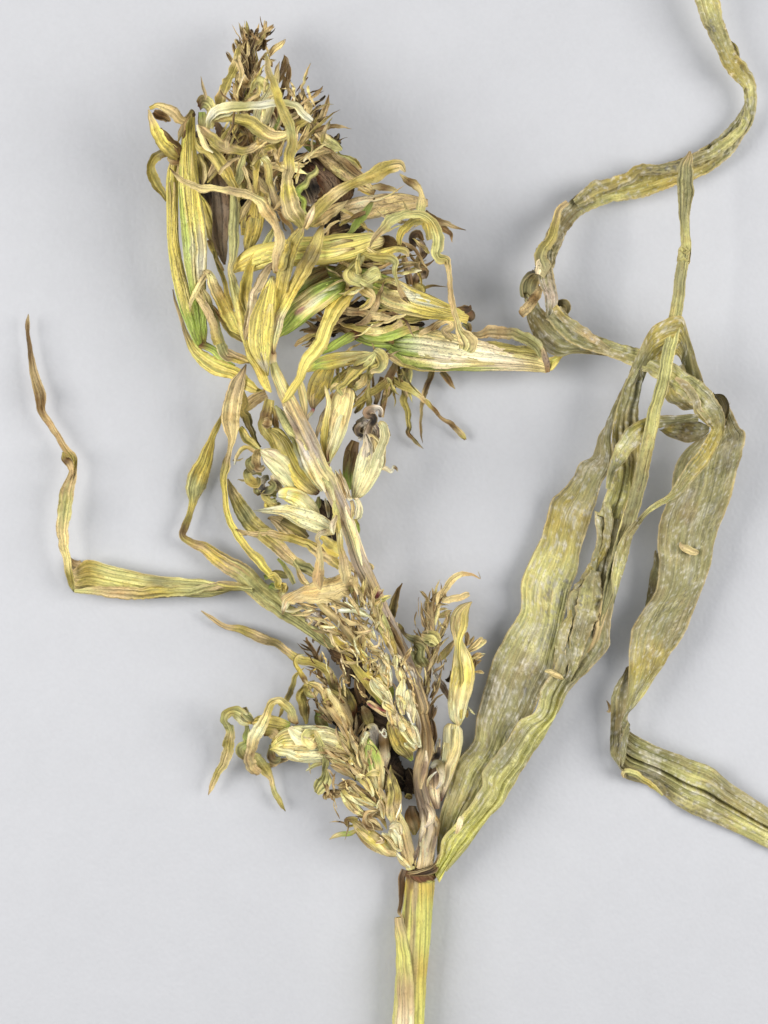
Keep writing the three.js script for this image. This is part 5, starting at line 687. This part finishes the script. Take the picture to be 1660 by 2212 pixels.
rib(L_, 'ttT', [10, 11], 'H 985,880,50 975,960,70 955,1030,50 940,1060,14', { m: 'dry' });
const rightPod = spi(H, 'sSsysesTT', [11, 13, 14, 14, 13, 13, 13], 'H 1322,1455,40 1312,1400,120 1318,1270,170 1345,1130,196 1362,1000,196 1352,890,156 1332,800,92 1318,740,76 1312,650,116 1318,560,120 1350,500,90 1405,450,40 1430,430,10', { d: 0.4, m: 'clean', seam: 1.5, sw: 0.1, st: 0.2, label: 'olive yellow husk leaf on the right branch' });
rib(L_, 'yqYqT', [14, 17, 17, 17], 'H 1340,1400,20 1335,1200,40 1340,1000,40 1325,880,30 1330,760,40 1350,640,60 1365,560,70 1410,470,30 1435,435,6', { in: rightPod, c: -0.7, m: 'clean' });
spi(H, 'PMusScs', [9, 11, 12, 12], 'J 1168,835,30 1185,770,64 1212,650,100 1245,510,140 1270,360,164 1272,240,150 1278,200,90', { d: 0.5, m: 'clean', seam: 1.6, label: 'cream husk leaf with purple base beside the broad leaf' });
rib(L_, 'usS', [13, 15, 15], 'J 1200,720,20 1240,560,50 1290,400,50 1310,260,40 1320,220,10', { c: -0.7, m: 'clean' });
for (const [p, cs] of [['H 1390,840,20 1440,800,50 1490,750,40 1515,730,10', 'tTs'], ['H 1400,850,20 1460,810,50 1520,765,40 1540,745,10', 'tsT'], ['H 1420,900,30 1460,880,50 1500,865,24', 'bTs'], ['H 1430,920,20 1480,890,30 1530,872,5', 'Ts'], ['H 1440,960,20 1470,930,40 1505,915,6', 'Tb'], ['H 1450,1010,14 1490,1010,26 1525,1018,8', 'sT'], ['H 1380,800,30 1390,740,40 1380,690,30', 'bt'], ['H 1390,790,20 1420,760,30 1440,720,6', 'Tt'], ['H 1440,990,30 1455,950,40 1460,920,20', 'Mb'], ['H 1400,1300,10 1420,1330,24 1450,1360,8', 'sS'], ['H 1385,1390,20 1390,1360,30 1395,1330,10', 'ar']]) scale(cs, [11, 12], p, { in: rightPod });
spi(H, 'tTqt', [10, 11, 12], 'H 1290,755,30 1235,820,60 1185,880,64 1140,940,20', { m: 'clean', d: 0.5 });
rib(L_, 'wfMm', [13, 12, 11], 'H 1095,950,6 1115,1020,36 1160,1090,50 1210,1150,56 1245,1230,30', { m: 'dry', c: 0.7 });
rib(L_, 'dM', [8, 9], 'H 1210,1080,20 1250,1060,40 1255,1000,10', { m: 'dry' });
spi('wrinkled_husk', 'MuMM', [9, 11, 11], 'J 1140,900,50 1120,760,110 1130,620,110 1170,520,70', { m: 'dry', d: 0.6, wr: 0.12, label: 'mauve grey withered husk by the axis' });
rib(L_, 'Tw', [14, 15], 'J 1060,720,10 1080,660,24 1140,600,8', { m: 'dry' });
rib('curled_leaf', 'wOuf', [13, 15, 14], 'J 1090,560,30 1140,530,60 1180,580,60 1180,680,44 1140,745,14', { m: 'dry', c: 0.7 });
rib('curled_leaf', 'MkM', [12, 14], 'J 1090,500,40 1130,480,60 1160,440,40 1155,390,30', { m: 'dry' });

// ---------------------------------------------------------------- lower left shoots
rib(B_, 'tttotOtqooqOo', [4, 4, 4, 5, 6, 7, 9, 10, 11], 'I 10,90,10 100,152,36 220,222,44 300,232,60 420,282,84 520,325,84 640,365,62 720,425,64 770,462,66 850,500,76 960,525,64 1045,570,74 1090,650,84 1125,715,84 1192,775,40', { c: -0.5, m: 'leaf', r: 0.14, label: 'olive brown thin leaf pointing left' });
const tuft = rib(L_, 'bBbt', [5, 6, 7], 'I 880,310,14 920,380,34 960,450,40 990,540,50 1010,640,40 1040,700,20', { m: 'dry' });
glumes(tuft, ['bB', 'bt', 'Bb', 'dB'], [6, 8], 'I 1020,680,10 1000,560,10 960,450,10 915,370,10', 20, { L: [18, 34], w: [5, 9], a1: 40, off: 8 });
rib(L_, 'abt', [8, 7], 'I 960,570,12 920,590,20 905,640,6', { m: 'dry' });
rib(L_, 'aqOqO', [10, 8, 6, 4], 'I 870,560,6 800,625,30 768,720,44 735,820,44 690,910,40 630,1005,8', { c: 0.5 });
spi('wrinkled_husk', 'tTtTqTt', [12, 15, 16, 16, 14], 'I 1250,1060,40 1210,1000,130 1150,900,170 1095,825,156 1050,765,90 1028,725,26', { m: 'dry', d: 0.5, wr: 0.08, rid: 0.05, nr: 7, label: 'wrinkled tan husk on the lower left' });
rib(L_, 'STsT', [17, 19, 18], 'I 1060,730,20 1080,800,40 1130,860,50 1180,960,50 1230,1050,40', { m: 'dry', c: -0.7 });
rib(L_, 'qTq', [13, 15, 15], 'I 900,690,30 960,720,80 1010,770,70 1030,830,40', { m: 'leaf' });
rib(L_, 'STqabT', [17, 18, 17, 16], 'I 875,455,5 820,450,24 790,500,34 830,580,34 870,650,44 900,690,20', { m: 'dry', c: 0.7 });
rib('curled_leaf', 'oqeT', [10, 11, 11], 'I 860,700,30 900,720,60 890,770,50 940,790,40 960,740,40', { m: 'dry', c: 0.8 });
rib('curled_leaf', 'qoqOo', [8, 9, 8, 7], 'I 960,700,60 900,720,70 840,790,80 860,860,76 875,950,54 885,1030,20', { m: 'leaf', c: 0.8 });
rib(L_, 'obO', [7, 7], 'I 900,830,20 905,920,40 900,1020,20', { m: 'dry' });
rib('curled_leaf', 'GOG', [5, 6], 'I 980,920,50 990,1000,80 1040,1050,90 1080,1080,40', { m: 'leaf', c: 0.8 });
spi(H, 'brqOo', [9, 12, 13], 'I 1270,1000,40 1260,920,100 1230,830,110 1205,750,60 1190,700,14', { d: 0.5 });
spi('wrinkled_husk', 'bBbO', [8, 10, 10], 'I 1360,920,40 1340,800,80 1330,690,90 1300,620,30', { m: 'dry', wr: 0.12 });
spi('wrinkled_husk', 'bBd', [7, 9], 'I 1240,720,30 1235,640,60 1250,560,20', { m: 'dry', wr: 0.12 });
spi('wrinkled_husk', 'MqObt', [10, 12, 12], 'I 1430,1060,40 1400,1000,90 1380,930,80 1350,880,20', { m: 'dry', wr: 0.08 });
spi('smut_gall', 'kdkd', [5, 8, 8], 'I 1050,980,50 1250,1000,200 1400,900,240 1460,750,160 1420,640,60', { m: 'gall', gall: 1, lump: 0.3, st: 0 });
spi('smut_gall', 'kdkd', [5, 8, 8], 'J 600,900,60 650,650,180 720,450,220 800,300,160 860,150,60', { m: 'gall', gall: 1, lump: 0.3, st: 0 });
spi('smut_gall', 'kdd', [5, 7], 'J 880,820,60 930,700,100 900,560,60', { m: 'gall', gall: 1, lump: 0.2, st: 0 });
const paleShoot = spi(H, 'SsscSssYs', [11, 13, 14, 15, 14, 13, 11], 'I 1275,1305,40 1240,1280,120 1160,1230,230 1040,1190,290 900,1190,304 770,1185,276 690,1190,210 630,1215,110 595,1235,20', { d: 0.5, m: 'husk', seam: 1.4, sw: 0.3, st: 0.14, label: 'broad pale straw husk leaf pointing left' });
rib(L_, 'ySs', [16, 17, 16], 'I 580,1240,10 650,1250,50 750,1270,70 850,1310,60 960,1335,30', { in: paleShoot, c: -0.6, m: 'clean' });
rib(L_, 'uSuy', [18, 20, 19], 'I 740,1060,50 800,1110,120 880,1150,120 950,1140,70', { in: paleShoot, c: -0.6, m: 'clean' });
spi(H, 'gYqyT', [10, 11, 11, 10], 'I 740,1060,90 660,1040,136 570,1020,136 490,1010,110 435,1012,44', { d: 0.5, m: 'clean' });
spi(H, 'gqE', [8, 8], 'I 700,1110,70 620,1100,110 530,1080,60', { d: 0.5, m: 'clean' });
rib('curled_leaf', 'bqtab', [13, 14, 13], 'I 530,1120,30 570,1100,70 620,1120,80 640,1160,50 600,1190,30', { m: 'dry', c: 0.9 });
rib(L_, 'rTeqsqsSTtTt', [16, 20, 23, 24, 23, 21, 18, 16, 14, 11, 9], 'I 815,1035,30 780,1000,70 750,940,76 710,880,74 660,830,64 605,845,60 560,930,64 520,1040,84 465,1140,94 440,1230,76 405,1310,80 420,1390,96 490,1450,60', { c: -0.5, r: 0.2, m: 'leaf', label: 'looped pale strip hanging over the left husk' });
rib(L_, 'aSeqeeTqTqTT', [10, 14, 16, 15, 12, 9, 7, 5, 4], 'I 440,1015,30 360,1000,96 300,940,104 250,940,70 215,990,76 240,1060,70 250,1120,76 240,1200,94 210,1310,84 160,1440,56 105,1550,40 68,1615,5', { c: 0.6, r: 0.25, m: 'leaf' });
rib('curled_leaf', 'OEO', [13, 15], 'I 370,890,30 380,940,60 420,980,50 450,1000,20', { m: 'dry', c: 0.8 });
rib('curled_leaf', 'EGEb', [9, 11, 10, 8], 'I 390,1040,30 385,1130,60 410,1180,70 340,1230,80 360,1290,60 390,1330,20', { m: 'leaf', c: 0.8 });
rib(L_, 'eeqTeqq', [9, 8, 6, 5, 4, 3], 'I 430,1250,30 465,1300,100 510,1370,100 560,1440,74 590,1490,40 620,1570,40 650,1630,44 690,1700,30 715,1752,6', { c: 0.6, m: 'leaf' });
rib(L_, 'ttt', [5, 6, 7], 'I 560,1385,40 650,1350,44 740,1320,20', { c: 0.5 });
rib('curled_leaf', 'ebE', [7, 8], 'I 590,1200,30 600,1270,60 620,1320,70 670,1310,30', { m: 'leaf', c: 0.8 });
rib('curled_leaf', 'eesb', [18, 21, 20], 'I 960,1080,30 910,1120,90 905,1170,110 940,1200,90 990,1180,30', { c: -0.8, m: 'clean', wav: [0.4, 5] });
rib(L_, 'seeeee', [21, 20, 16, 12, 9, 8], 'I 955,1085,26 985,1130,46 1010,1220,56 1045,1310,60 1045,1420,46 1030,1500,116 985,1570,96 965,1605,40', { c: 0.4, m: 'leaf' });
rib(L_, 'tbT', [8, 8, 7], 'J 380,760,40 300,775,70 220,800,54 215,825,20', { m: 'dry' });
rib(L_, 'TeS', [9, 8], 'I 1030,1360,20 970,1370,34 920,1400,26 880,1420,8', { m: 'dry' });
rib(L_, 'tt', [6, 5], 'I 912,1340,8 920,1390,14 918,1445,5', { m: 'dry' });
// lower branch scales
glumes(branchLow, ['sTb', 'Stt', 'Tbt', 'stb', 'qtb', 'bTs'], [15, 16], 'J 800,1020,10 700,880,10 600,740,10 520,620,10 440,500,10 340,380,10', 60, { L: [34, 62], w: [10, 18], a0: 6, a1: 36, off: 24, dh: 3, u0: 0, u1: 4 });
glumes(branchLow, ['bt', 'tT', 'Mt', 'tbT'], [12, 13], 'I 1290,1260,10 1230,1130,10 1140,1040,10 1060,1000,10', 26, { L: [30, 50], w: [8, 13], a1: 36, off: 22 });
for (const [p, cs, h] of [['J 610,800,30 570,720,80 520,660,90 480,630,40', 'SsqS', 18], ['J 640,880,30 560,850,100 470,800,110 390,750,70 360,720,14', 'sSqs', 17], ['J 560,980,30 480,920,90 420,850,100 370,770,60', 'stss', 16], ['J 470,690,20 420,690,60 370,705,60 325,720,20', 'TbT', 18], ['J 440,560,20 380,540,70 320,520,70 270,490,30', 'sTs', 17], ['J 430,470,20 420,500,50 440,530,40', 'Sas', 18], ['J 460,640,20 390,610,60 320,570,50 260,545,10', 'Ttb', 17], ['J 640,900,20 660,850,40 680,900,50 690,970,30', 'Sts', 18], ['J 690,1080,20 620,1040,110 570,1020,90 560,960,70 640,925,6', 'tbtT', 17], ['J 680,1110,30 740,1140,70 790,1200,76 830,1240,40', 'SsTs', 17], ['J 660,1130,14 690,1160,30 640,1180,20', 'ru', 17], ['J 830,1260,40 820,1180,80 780,1110,70 760,1080,20', 'sSt', 18], ['J 840,1120,30 830,1060,70 790,1040,70 750,1060,20', 'uSu', 19], ['J 920,1240,20 900,1150,44 890,1060,34 880,1035,6', 'tMt', 11]]) scale(cs, [h - 1, h], p, { in: branchLow });
rib(L_, 'bqTq', [18, 19, 19], 'J 520,650,6 570,610,30 620,600,60 665,610,40', { m: 'dry', c: 0.7 });
spi(H, 'rsSsggs', [13, 16, 17, 17, 16], 'J 665,785,30 660,740,76 645,640,136 625,520,146 595,410,104 570,340,50 560,300,10', { d: 0.5, m: 'clean', seam: 1.8 });
rib(L_, 'tSsST', [14, 16, 17, 17], 'J 555,670,14 535,560,64 510,440,66 520,340,56 555,270,44 575,260,14', { m: 'dry', c: -0.6 });
rib(L_, 'Mfs', [12, 14], 'J 650,450,30 630,340,80 600,230,80 560,215,30', { m: 'dry' });
spi('wrinkled_husk', 'MubMd', [10, 13, 13], 'J 700,560,40 710,460,80 710,350,84 700,270,70 690,220,30', { m: 'dry', wr: 0.12 });
for (const p of ['J 660,250,8 680,270,14 700,240,12 715,260,8', 'J 690,290,8 710,310,14 720,270,12 700,250,8', 'J 670,260,8 690,300,12 720,300,8']) rib('fungus_curl', 'ww', [17, 18], p, { m: 'dry', c: 0.9 });
spi(H, 'ustoqOo', [16, 18, 18, 18, 17], 'J 775,1020,50 772,950,126 782,850,130 785,760,106 768,690,80 757,610,40 755,540,6', { d: 0.5, m: 'dry', seam: 1.6, lump: 0.12 });
rib(L_, 'ww', [20, 20], 'J 800,980,8 825,920,14 838,860,6', { m: 'clean' });
spi('wrinkled_husk', 'qtbM', [8, 10, 10], 'J 950,1115,40 945,1040,120 935,950,124 940,880,60', { m: 'dry', wr: 0.06 });
rib(L_, 'bob', [9, 9], 'J 890,820,40 900,800,50 935,810,20', { m: 'dry' });
spi(H, 'sTsyTo', [12, 14, 14, 13], 'J 800,1285,50 740,1250,110 660,1190,124 570,1120,116 490,1050,90 450,1005,40', { m: 'clean', d: 0.5 });
spi('curled_leaf', 'qgsT', [10, 8, 6], 'J 465,1085,36 420,1105,46 350,1112,46 290,1130,36 245,1158,6', { m: 'clean', wr: 0.05 });
rib('curled_leaf', 'qbo', [12, 12], 'J 480,1000,50 430,990,50 385,1000,30 400,1035,30 450,1030,20', { m: 'dry', c: 0.8 });
rib(L_, 'sts', [9, 8, 9], 'J 470,1090,20 530,1170,34 610,1230,40 690,1280,30', { m: 'dry' });
// torn pieces where the axis meets the collar
rib(L_, 'uTu', [13, 12, 11], 'J 800,1270,20 830,1320,50 870,1370,60 900,1395,30', { m: 'dry', c: 0.7 });
rib(L_, 'dMd', [11, 11], 'J 945,1380,20 965,1300,30 985,1200,24 995,1100,14', { m: 'dry' });
rib(L_, 'sTb', [12, 14, 14], 'J 1040,740,10 1075,850,24 1115,950,30 1150,1020,26 1135,1130,14', { m: 'dry', c: 0.6 });

// ---------------------------------------------------------------- loose scraps
function loose(name, label, category, mesh) { specimen.remove(mesh); mesh.position.copy(BASE); mesh.name = name; mesh.userData = { label, category }; scene.add(mesh); }
loose('loose_glume', 'small pale straw scale lying across the broad green leaf', 'plant scrap', spi('glume', 'sTs', [17.2, 17.0], 'N 742,1058,14 775,1060,36 815,1082,40 845,1098,26 858,1108,6', { m: 'dry', na: 10, d: 0.4, step: 1 }));
loose('leaf_shred', 'curled tan shred lying on the long mottled right blade', 'plant scrap', rib('shred', 'tTt', [14, 14.6, 14], 'N 1580,262,10 1600,285,34 1640,305,44 1690,320,30 1700,325,10', { m: 'dry', c: -0.6, tn: 2 }));
console.log('triangles', triangles);

scene.traverse(o => { if (o.isMesh) { o.castShadow = o.receiveShadow = true; } });
// repeated part names get numbers of their own
{ const seen = {}; for (const o of scene.children) { const n = seen[o.name] = (seen[o.name] ?? -1) + 1; if (n && o.isMesh) o.name += '_' + String(n).padStart(3, '0'); } }
renderer.render(scene, camera);
